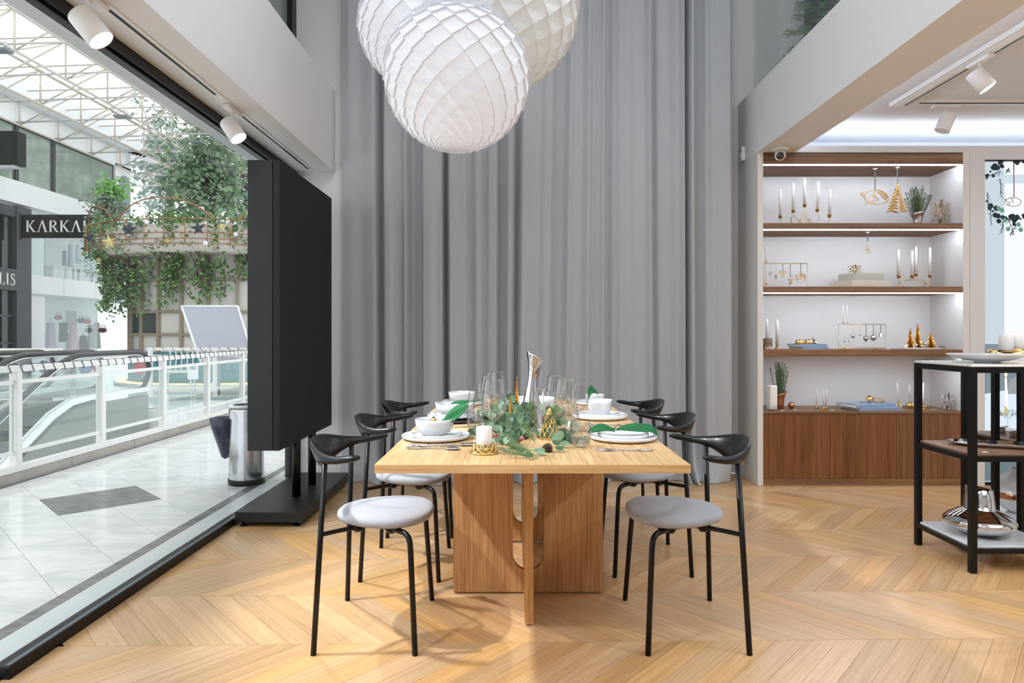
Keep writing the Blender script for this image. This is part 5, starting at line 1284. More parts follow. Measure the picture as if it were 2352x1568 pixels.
    for k, (px, py, d, R, lab) in enumerate(((1256, 1033, 2.36, .019, 'brown pine cone at the front of the garland by the gold wire tree'), (1210, 1000, 2.50, .013, 'smaller brown pine cone above the red berries'))):
        q = W(px, py, d); t = thing('pine_cone', lab, 'pine cone', q, .5*k); t.rotation_euler = (.5, .3, .2); mb = MB()
        for i in range(9):
            u = i/8; z = (u-.5)*2.3*R; rr = R*math.sin(PI*(.12+.8*u))**.7
            for k2 in range(9):
                a = 2*PI*(k2+.5*(i % 2))/9; c_, s_ = math.cos(a), math.sin(a); tx, ty = -s_*.30*R, c_*.30*R
                mb.add([(c_*rr*.5+tx, s_*rr*.5+ty, z-.12*R), (c_*rr*.5-tx, s_*rr*.5-ty, z-.12*R), (c_*rr-tx, s_*rr-ty, z+.16*R), (c_*rr+tx, s_*rr+ty, z+.16*R), (c_*rr*.6, s_*rr*.6, z-.28*R)], [(0, 1, 2, 3), (1, 0, 4), (2, 1, 4), (3, 2, 4), (0, 3, 4)])
        mb.build('scales', M['cone'], t); MB().sphere((0, 0, 0), R*.62, 10, 8, (1, 1, 1.5)).build('core', pm('cone_core', (60, 48, 40), .9), t)
garland()
# ================================================================== things on the shelves
SD = 5.28
def sx(x, d=SD): return PX(x, d)
def sz(y, d=SD): return PZ(y, d)
u1 = SD/F
def taper(label, x, z, H, r=.011, d=SD, group='white candles on the shelves', lean=0, curl=True):
    t = thing('candle', label, 'candle', (x, d, z), 0, group); t.rotation_euler = (0, lean, 0)
    MB().tube([(0, 0, 0), (0, 0, H*.90), (0, 0, H*.945), (0, 0, H*.975)], [r, r*.96, r*.62, r*.16], 14).build('wax', M['wax'], t)
    MB().tube([(0, 0, H*.97), (.002, 0, H*.985), (r*.9 if curl else 0, 0, H)], r*.10, 5).build('wick', M['wax'], t); return t
def cup(par, x, y, z, r=.017, h=.022, mat='gold'):
    MB().lathe([(.001, 0), (r*.7, 0), (r*.75, h*.75), (r, h*.9), (r, h), (r*.7, h), (r*.68, h*.3), (.001, h*.3)], 20).build('candle_cup', M[mat], par, (x, y, z), fix=True)
def candelabra(label, cx, zs, cups, arcs):
    t = thing('candelabra', label, 'candelabra', (cx, SD, zs))
    for (x, z) in cups: cup(t, x-cx, 0, z-zs)
    for pts in arcs: MB().tube(smooth_path([(x-cx, y, z-zs) for x, y, z in pts], 6), .0022, 8).build('wire_arc', M['gold'], t)
    return t
# top shelf: five-armed candelabra
cu = [(1792, 500), (1822, 487), (1848, 474), (1877, 485), (1905, 498)]
cups = [(sx(x), sz(y)-.0) for x, y in cu]
arcs = []
zf = Z1+.003
def XY(x, y, dy=0): return (sx(x), dy, sz(y))
arcs.append([XY(1792, 505), (sx(1800), 0, zf+.004), (sx(1815), -.02, zf), (sx(1832), -.02, zf+.02), XY(1848, 484)])
arcs.append([XY(1822, 494), (sx(1819), .02, sz(503)), (sx(1828), .02, zf), (sx(1845), .0, zf+.02), (sx(1856), -.01, zf+.055), (sx(1864), -.01, zf+.03), (sx(1878), 0, zf)])
arcs.append([XY(1848, 484), (sx(1838), 0, zf+.05), (sx(1829), .02, zf+.01), (sx(1826), .02, zf)])
arcs.append([XY(1848, 484), (sx(1856), 0, zf+.05), (sx(1866), .02, zf+.015), (sx(1880), .02, zf+.002), (sx(1896), 0, zf+.004), XY(1905, 504)])
arcs.append([XY(1877, 493), (sx(1880), -.02, sz(503)), (sx(1868), -.02, zf+.004), (sx(1855), 0, zf+.02), XY(1848, 490)])
arcs.append([XY(1822, 494), (sx(1836), -.02, zf+.03), (sx(1852), -.02, zf), (sx(1862), 0, zf)])
candelabra('gold wire candelabra with five white candles on the top shelf', sx(1848), Z1, [(a, b-.006) for a, b in cups], arcs)
for (x, y), top, lab, ln in zip(cu, (436, 421, 410, 419, 435), ('leftmost white candle in the top shelf candelabra', 'second white candle from the left in the top shelf candelabra', 'tallest, middle white candle in the top shelf candelabra', 'fourth white candle from the left in the top shelf candelabra', 'rightmost white candle in the top shelf candelabra'), (.01, .0, 0, .04, .03)):
    z = sz(y)-.006+.010; taper(lab, sx(x), z, sz(top)-z+.01, .0108, lean=ln)
# hanging ornaments
def hook(par, z0, z1, y=0):
    MB().lathe([(.001, 0), (.018, -.001), (.016, -.004), (.004, -.006), (.001, -.012)], 18).build('suction_hook', M['wglass'] if 0 else M['white'], par, (0, y, z0), fix=True)
    MB().box(-.003, .003, y-.0008, y+.0008, z1, z0-.01).build('ribbon', M['ribbon'], par)
def wire2(par, lines, r, mat, name='outline', y=0, cyl=0):
    for ln in lines:
        closed = ln[0] == ln[-1]; pts = smooth_path([(a, y+cyl*a*a, b) for a, b in (ln[:-1] if closed else ln)], 4, closed)
        MB().tube(pts, r, 6, closed=closed).build(name, M[mat], par)
def deer(par, k, mat='gold', y=0):
    L = [[(-.085, .03), (-.100, .035), (-.092, .015), (-.075, .012), (-.085, .03)],
         [(-.075, .012), (-.055, .042), (0, .058), (.055, .045), (.090, .01), (.088, -.018), (.05, -.038), (0, -.040), (-.04, -.036), (-.070, -.042), (-.060, -.028), (-.075, .012)],
         [(-.060, -.028), (-.045, .0), (-.02, .018), (-.01, -.01), (-.03, -.022), (-.055, -.026)],
         [(-.01, .04), (-.005, .02), (.012, .0), (.022, -.012), (.005, -.018), (-.005, -.026), (-.02, -.03)],
         [(.015, .046), (.032, .034), (.05, .02), (.066, .012), (.085, .005)], [(.03, .05), (.05, .036), (.07, .024), (.086, .014)], [(.02, .035), (.04, .022), (.06, .0), (.075, -.01)]]
    wire2(par, [[(a*k, b*k) for a, b in l] for l in L], .0032*k**.5, mat, y=y)
    for (a, b) in ((.0, .05), (.02, .046), (.04, .038), (.055, .03), (.07, .015), (.08, 0), (.05, .012), (.065, -.004)):
        MB().tube([((a+.007*math.cos(t_))*k, y, (b+.005*math.sin(t_))*k) for t_ in [2*PI*i/10 for i in range(10)]], .0016*k**.5, 5, closed=True).build('spot_ring', M[mat], par)
d_ = 5.24
t = thing('hanging_deer', 'flat gold sleeping deer ornament hanging from a green ribbon', 'ornament', (PX(2010, d_), d_, 2.427)); hook(t, 0, PZ(437, d_)-2.427)
e_ = MB(); sub = bpy.data.objects.new('deer_figure', None); S.collection.objects.link(sub); sub.parent = t; sub.location = (0, 0, PZ(455, d_)-2.427); deer(sub, 1.12)
d_ = 5.20
t = thing('hanging_tree', 'gold fir tree ornament of layered wire hanging from a green ribbon', 'ornament', (PX(2061, d_), d_, 2.427)); hook(t, 0, PZ(450, d_)-2.427)
z0 = PZ(488, d_)-2.427; H = .22
for lay, (yy, sc_) in enumerate(((-.012, 1.0), (.012, .92), (0, .6))):
    ln = []
    for s_ in (-1, 1):
        seg = []
        for i in range(9):
            u = i/8; w0 = .002+.075*u*sc_; zz = H*(1-u*.86)+z0; seg += [(s_*w0*.45, zz-.004), (s_*w0*1.05, zz-.022)]
        wire2(t, [seg+[(s_*.04, z0+.012), (0, z0)]], .0032, 'gold', y=yy)
    for i in range(1, 8):
        u = i/8; w0 = .055*u*sc_; zz = H*(1-u*.86)+z0-.012; wire2(t, [[(-w0, zz), (-w0*.4, zz-.006), (0, zz-.012), (w0*.4, zz-.006), (w0, zz)]], .0026, 'gold', y=yy)
def vase_plant(label, plabel, x, zs, H, R, d, plant_h, mat='copper', hw=.09, seed=1):
    t = thing('vase', label, 'vase', (x, d, zs)); pr = [(.001, 0), (R*.55, 0), (R*.56, H*.3), (R*.62, H*.6), (R*.8, H*.85), (R*1.05, H), (R*1.0, H), (R*.74, H*.84), (R*.55, H*.5), (.001, H*.2)]
    MB().lathe(pr, 40, lambda th, i: (1, (.10*H*math.cos(th) if 4 <= i <= 6 else 0))).build('body', M[mat], t, fix=True)
    r_ = random.Random(seed); p = thing('evergreen_sprigs', plabel, 'plant', (x, d, zs+H*.3)); mb = MB(); st = MB()
    for k in range(34):
        a = r_.uniform(0, 2*PI); sp = r_.uniform(0, hw); L = plant_h*r_.uniform(.65, 1.0); pts = [Vector((sp*.2*math.cos(a), sp*.1*math.sin(a), 0)), Vector((sp*.6*math.cos(a), sp*.5*math.sin(a), L*.5)), Vector((sp*math.cos(a), sp*.8*math.sin(a), L))]
        pp = smooth_path(pts, 14); st.tube(pp, .0012, 4)
        for q, q2 in zip(pp[6:], pp[7:]+[pp[-1]+(pp[-1]-pp[-2])]):
            for _ in range(7):
                dr = Vector((r_.uniform(-1, 1), r_.uniform(-1, 1), r_.uniform(.2, 1.2))).normalized()*.015; w_ = dr.cross(Vector((0, -1, .1))).normalized()*.0011
                mb.add([q-w_, q+w_, q+dr], [(0, 1, 2)])
    mb.build('needles', M['rosemary'], p)['kind'] = 'stuff'; st.build('stems', M['stem'], p)['kind'] = 'stuff'
vase_plant('steel vase with a slanted rim on the top shelf', 'tall dark green sprigs standing in the steel vase, top shelf', sx(2107, 5.27), Z1, .112, .058, 5.27, .27, 'chrome', .10, 2)
def starframe(label, p, R, n=8, mat='gold', stand=True, r=.0024, layers=3, flat=1.0):
    t = thing('star_ornament', label, 'ornament', p); L = []
    for l in range(layers):
        a0 = PI*l/layers; q = [((R if k % 2 == 0 else R*.45)) for k in range(2*n)]
        pts = [Vector((q[k]*math.sin(PI*k/n+l*.3), 0, q[k]*math.cos(PI*k/n+l*.3)*flat)) for k in range(2*n)]
        rot = Matrix.Rotation(a0*.8, 3, 'Z'); MB().tube([rot @ v for v in pts], r, 5, closed=True).build('star_frame', M[mat], t)
    mb = MB()
    for k in range(6): a = 2*PI*k/6; mb.tube([(R*.42*math.cos(a), R*.42*math.sin(a)*.5, R*.3*math.sin(a*2)*flat), (R*.42*math.cos(a+1), R*.42*math.sin(a+1)*.5, R*.3*math.sin(a*2+2)*flat)], r, 5)
    mb.build('inner_links', M[mat], t); return t
starframe('gold many pointed star at the right end of the top shelf', (sx(2160, 5.25), 5.25, Z1+.103), .105)
# second shelf
def hang_frame(label, x0, x1, ytop, zs, d, mat='black'):
    t = thing('ornament_stand', label, 'stand', (PX((x0+x1)/2, d), d, zs)); hw = (PX(x1, d)-PX(x0, d))/2; H = PZ(ytop, d)-zs
    MB().tube([(-hw, 0, .01), (-hw, 0, H), (hw, 0, H), (hw, 0, .01)], .0026, 6, closed=True).build('wire_frame', M['gold'], t)
    for x in (-hw*.65, hw*.65): MB().box(x-.02, x+.02, -.02, .02, 0, .009, .002).build('foot', M['gold'], t)
    return t, hw, H
d_ = 5.30
t, hw, H = hang_frame('gold wire stand with hanging ornaments at the left of the second shelf', 1754, 1854, 605, Z2, d_)
def hang(par_label, x, y, ytop, kind, mat='gold', k=1.0, d=5.30, rib=True):
    t = thing('hanging_ornament', par_label, 'ornament', (PX(x, d), d, PZ(y, d)))
    top = PZ(ytop, d)-PZ(y, d)
    MB().box(-.0018 if rib else -.0006, .0018 if rib else .0006, -.0006, .0006, .01*k, top).build('ribbon' if rib else 'thread', M['black'] if rib else M['gold'], t)
    if kind == 'ball': MB().sphere((0, 0, 0), .022*k, 18, 12).build('ball', M[mat], t)
    elif kind == 'heart':
        pts = [(.022*math.sin(a)**3*k*1.0, (.0175*math.cos(a)-.0065*math.cos(2*a)-.003*math.cos(3*a))*k*1.2) for a in [2*PI*i/28 for i in range(28)]]
        mb = MB(); n = len(pts); mb.add([(a, -.001, b) for a, b in pts]+[(a*.5, -.012*k, b*.5) for a, b in pts]+[(a*.5, .012*k, b*.5) for a, b in pts]+[(0, -.013*k, 0), (0, .013*k, 0)],
               [(i, (i+1) % n, (i+1) % n+n, i+n) for i in range(n)]+[((i+1) % n, i, i+2*n, (i+1) % n+2*n) for i in range(n)]+[(i+n, (i+1) % n+n, 3*n) for i in range(n)]+[((i+1) % n+2*n, i+2*n, 3*n+1) for i in range(n)], True).build('heart', M[mat], t, fix=True)
    elif kind == 'cone': MB().lathe([(.001, -.03*k), (.012*k, .008*k), (.013*k, .012*k), (.001, .016*k)], 14, lambda th, i: (1+.1*math.cos(5*th), 0)).build('cone', M[mat], t, fix=True)
    elif kind == 'pine': MB().lathe([(.001, -.02*k), (.012*k, -.012*k), (.013*k, 0), (.009*k, .012*k), (.001, .02*k)], 14, lambda th, i: (1+.15*math.cos(6*th+i), 0)).build('cone', M[mat], t, fix=True)
    elif kind == 'bell': MB().lathe([(.018*k, -.018*k), (.013*k, -.008*k), (.011*k, .008*k), (.001, .018*k)], 18).build('bell', M[mat], t); MB().sphere((0, 0, -.018*k), .005*k, 8, 6).build('clapper', M[mat], t)
    elif kind == 'bow':
        wire2(t, [[(0, 0), (-.02*k, .018*k), (-.026*k, 0), (0, 0)], [(0, 0), (.02*k, .018*k), (.026*k, 0), (0, 0)], [(0, 0), (-.012*k, -.022*k), (-.004*k, -.03*k)], [(0, 0), (.012*k, -.022*k), (.004*k, -.03*k)]], .0032, mat, 'loop')
    elif kind == 'cornet':
        wire2(t, [[(-.016*k, 0), (-.018*k, .02*k), (0, .036*k), (.018*k, .02*k), (.016*k, 0)]], .0012, mat, 'handle')
        mb = MB()
        for i in range(8):
            a = 2*PI*i/8; mb.tube([(.016*k*math.cos(a), .016*k*math.sin(a), 0), (.008*k*math.cos(a+.7), .008*k*math.sin(a+.7), -.018*k), (0, 0, -.036*k)], .0012, 5)
        mb.tube([(.016*k*math.cos(a), .016*k*math.sin(a), 0) for a in [2*PI*i/16 for i in range(16)]], .0016, 5, closed=True); mb.build('basket', M[mat], t)
    elif kind == 'disc':
        wire2(t, [[(.036*k*math.cos(a), .036*k*math.sin(a)) for a in [2*PI*i/12 for i in range(13)]]], .0016, mat, 'ring'); deer(t, .38*k, mat)
    elif kind == 'flake':
        mb = MB()
        for i in range(8): a = PI*i/4; mb.tube([(0, 0, 0), (.03*k*math.sin(a), 0, .034*k*math.cos(a))], .0014, 5); mb.tube([(.018*k*math.sin(a-.3), 0, .02*k*math.cos(a-.3)), (.026*k*math.sin(a), 0, .03*k*math.cos(a)), (.018*k*math.sin(a+.3), 0, .02*k*math.cos(a+.3))], .0012, 5)
        mb.build('snowflake', M[mat], t)
    return t
hang('small silver star hanging left in the second shelf stand', 1769, 628, 605, 'bow', 'chrome', .45, rib=False)
hang('small steel cone hanging in the second shelf stand', 1782, 634, 605, 'cone', 'chrome', .85, rib=False)
hang('gold bow ornament hanging on a black ribbon in the stand', 1798, 627, 605, 'bow', 'gold', 1.0)
hang('gold openwork cornet hanging in the stand', 1815, 642, 605, 'cornet', 'gold', 1.15)
hang('round gold deer disc hanging at the right of the stand', 1839, 637, 605, 'disc', 'gold', 1.1)
t = thing('candle_pick', 'thin gold candle pick with white candle at the left edge, second shelf', 'candle', (sx(1759.5, 5.2), 5.2, Z2)); cup(t, 0, 0, PZ(603, 5.2)-Z2, .008, .012)
MB().tube([(0, 0, PZ(603, 5.2)-Z2), (.001, 0, .05), (0, 0, .012)], .0012, 6).build('rod', M['gold'], t); MB().sphere((0, 0, .03), .007, 8, 8, (1, 1, 2)).build('weight', M['gold'], t); MB().lathe([(.001, 0), (.012, 0), (.012, .003), (.001, .004)], 14).build('foot', M['gold'], t, fix=True)
taper('thin white candle at the far left of the second shelf', sx(1759.5, 5.2), PZ(603, 5.2)+.004, PZ(562, 5.2)-PZ(603, 5.2), .0055, 5.2, curl=False)
t = hang('small gold snowflake hanging from the second compartment ceiling', 1993, 574, 553, 'flake', 'gold', 1.0, 5.24, rib=False); MB().box(-.003, .003, -.001, .001, PZ(553, 5.24)-PZ(574, 5.24), 1.934-PZ(574, 5.24)).build('green_ribbon', M['ribbon'], t)
MB().lathe([(.001, 0), (.018, -.001), (.016, -.004), (.001, -.010)], 18).build('suction_hook', M['white'], t, (0, 0, 1.936-PZ(574, 5.24)), fix=True)
def gbox(label, x0, x1, y0, y1, zs, d, depth, col, rz):
    t = thing('gift_box', label, 'box', (PX((x0+x1)/2, d), d, zs), rz, 'paper boxes on the second shelf'); hw = (PX(x1, d)-PX(x0, d))/2*.86; h = PZ(y0, d)-PZ(y1, d)
    m = pm('box_paper_'+str(col[0]), col, .8); MB().box(-hw, hw, -depth, depth, 0, h*.45).build('base', m, t); MB().box(-hw-.001, hw+.001, -depth-.001, depth+.001, h*.18, h, .001).build('lid', m, t); return h
h1 = gbox('wide beige paper box at the bottom on the second shelf', 1910, 2044, 641, 657, Z2, 5.30, .11, (232, 222, 208), .32)
h2 = gbox('smaller grey paper box stacked on the beige one', 1931, 2025, 624, 641, Z2+h1+.0005, 5.30, .085, (198, 194, 184), .30)
starframe('gold wire star lying on the grey paper box', (sx(1963, 5.27), 5.27, Z2+h1+h2+.036), .078, 8, flat=.45)
cu = [(2064, 637), (2095, 637), (2104, 633), (2136, 636)]
zf = Z2+.003
arcs = [[(sx(2059), -.02, zf), XY(2072, 647, -.02), XY(2090, 641, -.01), XY(2104, 640), XY(2120, 643, .0), XY(2134, 651, .02), (sx(2146), .02, zf)],
        [(sx(2060), .03, zf), XY(2082, 646, .03), XY(2100, 643, .02), XY(2122, 648, .0), (sx(2140), -.02, zf)],
        [XY(2064, 643), (sx(2070), 0, zf+.02), (sx(2084), -.02, zf+.003), (sx(2110), -.02, zf+.006), (sx(2128), 0, zf+.035), XY(2136, 643)],
        [(sx(2078), .03, zf+.01), (sx(2100), .04, zf), (sx(2122), .03, zf+.012), XY(2136, 646)]]
candelabra('low gold wire candelabra with four white candles on the second shelf', sx(2102), Z2, [(sx(x), sz(y)-.006) for x, y in cu], arcs)
for (x, y), top, lab in zip(cu, (573, 576, 567, 568), ('leftmost candle in the low four-armed candelabra', 'half hidden second candle in the low four-armed candelabra', 'tallest candle in the low four-armed candelabra', 'rightmost candle in the low four-armed candelabra')):
    z = sz(y)+.004; taper(lab, sx(x), z, sz(top)-z+.01, .0115)
# third shelf
t = thing('tin_can', 'brown tealight glass with white fir trees at the left of the third shelf', 'tealight glass', (PX(1763, 5.15), 5.15, Z3))
MB().lathe([(.001, 0), (.033, 0), (.034, .004), (.034, .088), (.032, .088), (.032, .01), (.001, .008)], 32).build('cup', pm('brown_glass', (112, 84, 52), .3), t, fix=True)
for a, h in ((-.75, .03), (-.35, .022), (.05, .036), (.45, .028), (.8, .02)):
    x, y = .0345*math.sin(a), -.0345*math.cos(a); MB().add([(x-.008, y, .004), (x+.008, y, .004), (x, y-.0, .004+h)], [(0, 1, 2)]).build('printed_tree', M['wax'], t)
taper('white candle behind the brown tealight glass', sx(1762, 5.3), Z3+.004, PZ(732, 5.3)-Z3, .0115, 5.3, curl=False)
t = thing('candle_holder', 'small gold faceted candle holder at the left of the third shelf', 'candle holder', (PX(1785, 5.25), 5.25, Z3)); MB().lathe([(.001, 0), (.018, 0), (.016, .006), (.011, .018), (.013, .02), (.001, .012)], 6).build('body', M['gold'], t, fix=True)
taper('white candle in the small gold holder on the third shelf', sx(1785, 5.25), Z3+.014, PZ(732, 5.25)-Z3-.014, .0115, 5.25, curl=False)
def book(label, x, y, zs, w_, dp, h, rz):
    t = thing('book', label, 'book', (x, y, zs), rz, 'light blue books on the shelves')
    MB().box(-w_/2+.003, w_/2-.003, -dp/2+.003, dp/2-.004, .003, h-.003).build('pages', M['pages'], t)
    MB().box(-w_/2, w_/2, -dp/2, dp/2, 0, .003).build('cover', M['book'], t); MB().box(-w_/2, w_/2, -dp/2, dp/2, h-.003, h).build('cover', M['book'], t)
    MB().box(-w_/2, w_/2, -dp/2-.003, -dp/2, 0, h, .001).build('spine', M['book'], t); return h
b1 = book('lower light blue book of the pair on the third shelf', sx(1859), 5.30, Z3, .235, .17, .020, .28)
b2 = book('upper light blue book of the pair on the third shelf', sx(1855), 5.30, Z3+b1, .235, .17, .022, .22)
for x, lab in ((1837, 'left gold ribbed cake-shaped holder on the blue books'), (1858, 'right gold ribbed cake-shaped holder on the blue books')):
    t = thing('candle_holder', lab, 'candle holder', (sx(x, 5.26), 5.26, Z3+b1+b2)); MB().lathe([(.001, 0), (.033, 0), (.036, .005), (.026, .03), (.018, .034), (.012, .028), (.001, .02)], 48, lambda th, i: (1+.09*math.cos(10*th), 0)).build('body', M['gold'], t, fix=True)
gold_cone('small steel tree leaning beside the gold cake-shaped holders', (sx(1868, 5.29), 5.29, Z3+b1+b2), .06, .03, 'chrome', 8, 6)
d_ = 5.28
t, hw, H = hang_frame('gold wire stand with silver ornaments in the middle of the third shelf', 1926, 2034, 745, Z3, d_)
for x, y, kind, k, rib, lab in ((1959, 771, 'pine', 1.0, False, 'silver pine cone hanging in the third shelf stand'), (1976, 768, 'pine', .5, False, 'tiny silver drop hanging in the third shelf stand'), (1989, 777, 'heart', 1.1, True, 'silver heart hanging on a black ribbon'), (2006, 775, 'ball', 1.1, True, 'silver ball hanging on a black ribbon'), (2023, 768, 'bell', 1.1, True, 'silver bell hanging at the right of the stand')):
    hang(lab, x, y, 745, kind, 'chrome', k, d_, rib)
for x, lab in ((1938, 'left thin candle clipped on the wire stand'), (1947, 'right thin candle clipped on the wire stand')):
    t = thing('clip_candle', lab, 'candle', (PX(x, 5.275), 5.275, PZ(743, 5.275)+.003)); t.rotation_euler = (0, -.03, 0)
    MB().tube([(0, 0, .006), (0, 0, .115), (0, 0, .135)], [.0055, .0045, .001], 10).build('wax', M['wax'], t); MB().lathe([(.001, -.002), (.008, 0), (.009, .014), (.006, .014), (.001, .004)], 12).build('cup', M['chrome'], t, fix=True)
    MB().tube([(.0, 0, 0), (.003, 0, -.13)], .0009, 5).build('rod', M['chrome'], t); MB().sphere((.003, 0, -.138), .006, 10, 8, (1, 1, 1.9)).build('weight', M['chrome'], t)
t = thing('tray', 'oval white tray with gold fir trees at the right of the third shelf', 'tray', (sx(2122, 5.24), 5.24, Z3)); MB().lathe([(.001, 0), (.15, 0), (.158, .004), (.158, .013), (.152, .013), (.15, .008), (.001, .008)], 48, lambda th, i: (1/((abs(math.cos(th))**2+(abs(math.sin(th))*1.8)**2)**.5), 0)).build('dish', M['porcelain'], t, fix=True)
gold_cone('tallest gold fir tree figure on the white tray', (sx(2108, 5.25), 5.25, Z3+.009), .185, .042, tiers=12)
gold_cone('left gold fir tree figure on the white tray', (sx(2091, 5.26), 5.26, Z3+.009), .15, .040, tiers=10)
gold_cone('short right gold fir tree figure on the white tray', (sx(2138, 5.25), 5.25, Z3+.009), .12, .046, tiers=8)
for x, R, lab in ((2125, .018, 'silver mushroom figure between the gold trees'), (2104, .014, 'small silver figure before the gold trees')):
    t = thing('figurine', lab, 'ornament', (sx(x, 5.19), 5.19, Z3+.009)); MB().lathe([(.001, 0), (R*.6, 0), (R*.5, R*1.0), (R*.45, R*1.4)], 16).build('stem', M['chrome'], t); MB().lathe([(R*.5, R*1.3), (R*1.2, R*1.5), (R*1.0, R*2.2), (R*.4, R*2.6), (.001, R*2.7)], 20).build('cap', M['chrome'], t)
t = thing('leaf_dish', 'small gold leaf dish at the right end of the white tray', 'dish', (sx(2162, 5.22), 5.22, Z3+.013)); MB().lathe([(.001, 0), (.012, 0), (.024, .010), (.023, .011), (.001, .003)], 20, lambda th, i: (1+.25*math.cos(th), 0)).build('dish', M['gold'], t, fix=True)
# counter
CD = 5.22
t = thing('star_dish', 'gold star-shaped base under the square white candle', 'candle holder', (sx(1773, 5.18), 5.18, Z4)); MB().add([((.055 if k % 2 == 0 else .024)*math.cos(PI*k/6), (.055 if k % 2 == 0 else .024)*math.sin(PI*k/6), .010 if k % 2 == 0 else .002) for k in range(12)]+[(0, 0, .004), (0, 0, .0005)], [(k, (k+1) % 12, 12) for k in range(12)]+[((k+1) % 12, k, 13) for k in range(12)]).build('star', M['gold'], t)
t = thing('pillar_candle', 'square white pillar candle with grey printed firs at the left of the counter', 'candle', (sx(1773, 5.18), 5.18, Z4+.005), .15); MB().box(-.030, .030, -.030, .030, 0, .185, .006).build('wax', M['wax'], t); MB().tube([(0, 0, .185), (0, 0, .20)], .0012, 5).build('wick', M['wax'], t)
for x, h in ((-.018, .03), (-.006, .05), (.008, .035), (.02, .045)): MB().add([(x-.007, -.0308, .006), (x+.007, -.0308, .006), (x, -.0308, .006+h)], [(0, 1, 2)]).build('printed_tree', pm('print_grey', (190, 188, 184), .7), t)
vase_plant('copper vase with flared rim at the left of the counter', 'dark green sprigs in the copper vase on the counter', sx(1791, 5.28), Z4, .125, .055, 5.28, .33, 'copper', .075, 5)
t = thing('bauble', 'copper gold ball standing on the counter', 'ornament', (sx(1818), SD, Z4+.027)); MB().sphere((0, 0, 0), .0265, 24, 16).build('ball', M['copper'], t)
for x, d, yt, lab in ((1876, 5.30, 891, 'thin white candle in a gold star holder, left of three'), (1892, 5.22, 895, 'thin white candle in a gold star holder, middle of three'), (1898, 5.27, 892, 'thin white candle in a gold star holder, right of three')):
    t = thing('star_candle_holder', 'gold '+lab.split('white candle in a gold ')[1].replace('holder', 'holder under the thin candle'), 'candle holder', (sx(x, d), d, Z4)); MB().add([((.026 if k % 2 == 0 else .010)*math.cos(PI*k/5), (.026 if k % 2 == 0 else .010)*math.sin(PI*k/5), .002) for k in range(10)]+[(0, 0, .008), (0, 0, .0)], [(k, (k+1) % 10, 10) for k in range(10)]+[((k+1) % 10, k, 11) for k in range(10)]).build('star', M['gold'], t)
    MB().tube([(0, 0, .004), (0, 0, .016)], .0075, 10).build('cup', M['gold'], t); taper(lab, sx(x, d), Z4+.017, PZ(yt, d)-Z4-.017, .0065, d, curl=False)
b1 = book('lower light blue book of the large pair on the counter', sx(1996), 5.25, Z4, .36, .22, .024, .18)
b2 = book('upper light blue book of the large pair on the counter', sx(1985), 5.26, Z4+b1, .36, .22, .024, .24)
zb_ = Z4+b1+b2
t = thing('figurine', 'gold openwork mushroom on the blue books', 'ornament', (sx(1997, 5.27), 5.27, zb_)); mb = MB()
for k in range(9):
    a = 2*PI*k/9; mb.tube(smooth_path([(.012*math.cos(a), .012*math.sin(a), 0), (.010*math.cos(a+.3), .010*math.sin(a+.3), .025), (.03*math.cos(a+.3), .03*math.sin(a+.3), .028), (.024*math.cos(a), .024*math.sin(a), .045), (0, 0, .056)], 3), .0016, 5)
mb.build('wire_body', M['gold'], t); MB().lathe([(.029, .029), (.026, .042), (.012, .054), (.001, .057)], 20).build('cap_shell', M['gold'], t)
t = thing('figurine', 'gold openwork hedgehog lying on the blue books', 'ornament', (sx(2018, 5.24), 5.24, zb_+.0)); mb = MB()
for k in range(7): u = (k+1)/8; r_ = .019*math.sin(PI*u)**.6; mb.tube([((u-.5)*.09, r_*math.cos(a)*1.1, .020+r_*math.sin(a)) for a in [2*PI*i/14 for i in range(14)]], .0014, 5, closed=True)
for k in range(6): a = 2*PI*k/6; mb.tube(smooth_path([((u-.5)*.09, .019*math.sin(PI*u)**.6*math.cos(a)*1.1, .020+.019*math.sin(PI*u)**.6*math.sin(a)) for u in (0.01, .2, .5, .8, .99)], 3), .0014, 5)
mb.build('wire_body', M['gold'], t); MB().sphere((-.046, 0, .02), .006, 8, 6).build('nose', M['gold'], t)
for x in (1955, 1966, 1979):
    t = thing('gold_charm', {1955: 'left small gold charm lying on the blue book', 1966: 'middle small gold charm lying on the blue book', 1979: 'right small gold charm lying on the blue book'}[x], 'ornament', (sx(x, 5.20), 5.20, zb_)); MB().lathe([(.001, 0), (.012, 0), (.012, .002), (.004, .004), (.001, .004)], 10, lambda th, i: (1+.25*math.cos(5*th), 0)).build('charm', M['gold'], t, fix=True)
gold_cone('gold pine cone shaped holder on the counter behind the trolley post', (sx(2064), SD, Z4), .056, .030, 'gold', 10, 6, 'cone_holder')
taper('thin white candle in the gold pine cone holder', sx(2063), Z4+.045, PZ(877, SD)-Z4-.045, .0065, lean=-.04, curl=False)
t = thing('candle_holder', 'gold ring shaped holder lying on the counter', 'candle holder', (sx(2089), SD, Z4+.026)); MB().tube([(.014+.0*a, .018*math.cos(a), .018*math.sin(a)) for a in [2*PI*i/20 for i in range(20)]], .008, 8, closed=True).build('ring', M['gold'], t); MB().sphere((.0, 0, 0), .022, 20, 12, (1.3, .9, 1)).build('shell', M['gold'], t); MB().sphere((.03, 0, -.01), .012, 12, 8).build('foot_ball', M['gold'], t)
taper('thin white candle above the gold ring shaped holder', sx(2090), Z4+.046, PZ(881, SD)-Z4-.046, .006, lean=-.03, curl=False)
t = thing('candle_holder', 'gold tiered base under the white pillar, right side of the counter', 'candle holder', (sx(2116), SD, Z4)); MB().lathe([(.001, 0), (.048, 0), (.05, .004), (.03, .008), (.001, .008)], 32).build('foot', M['gold'], t, fix=True)
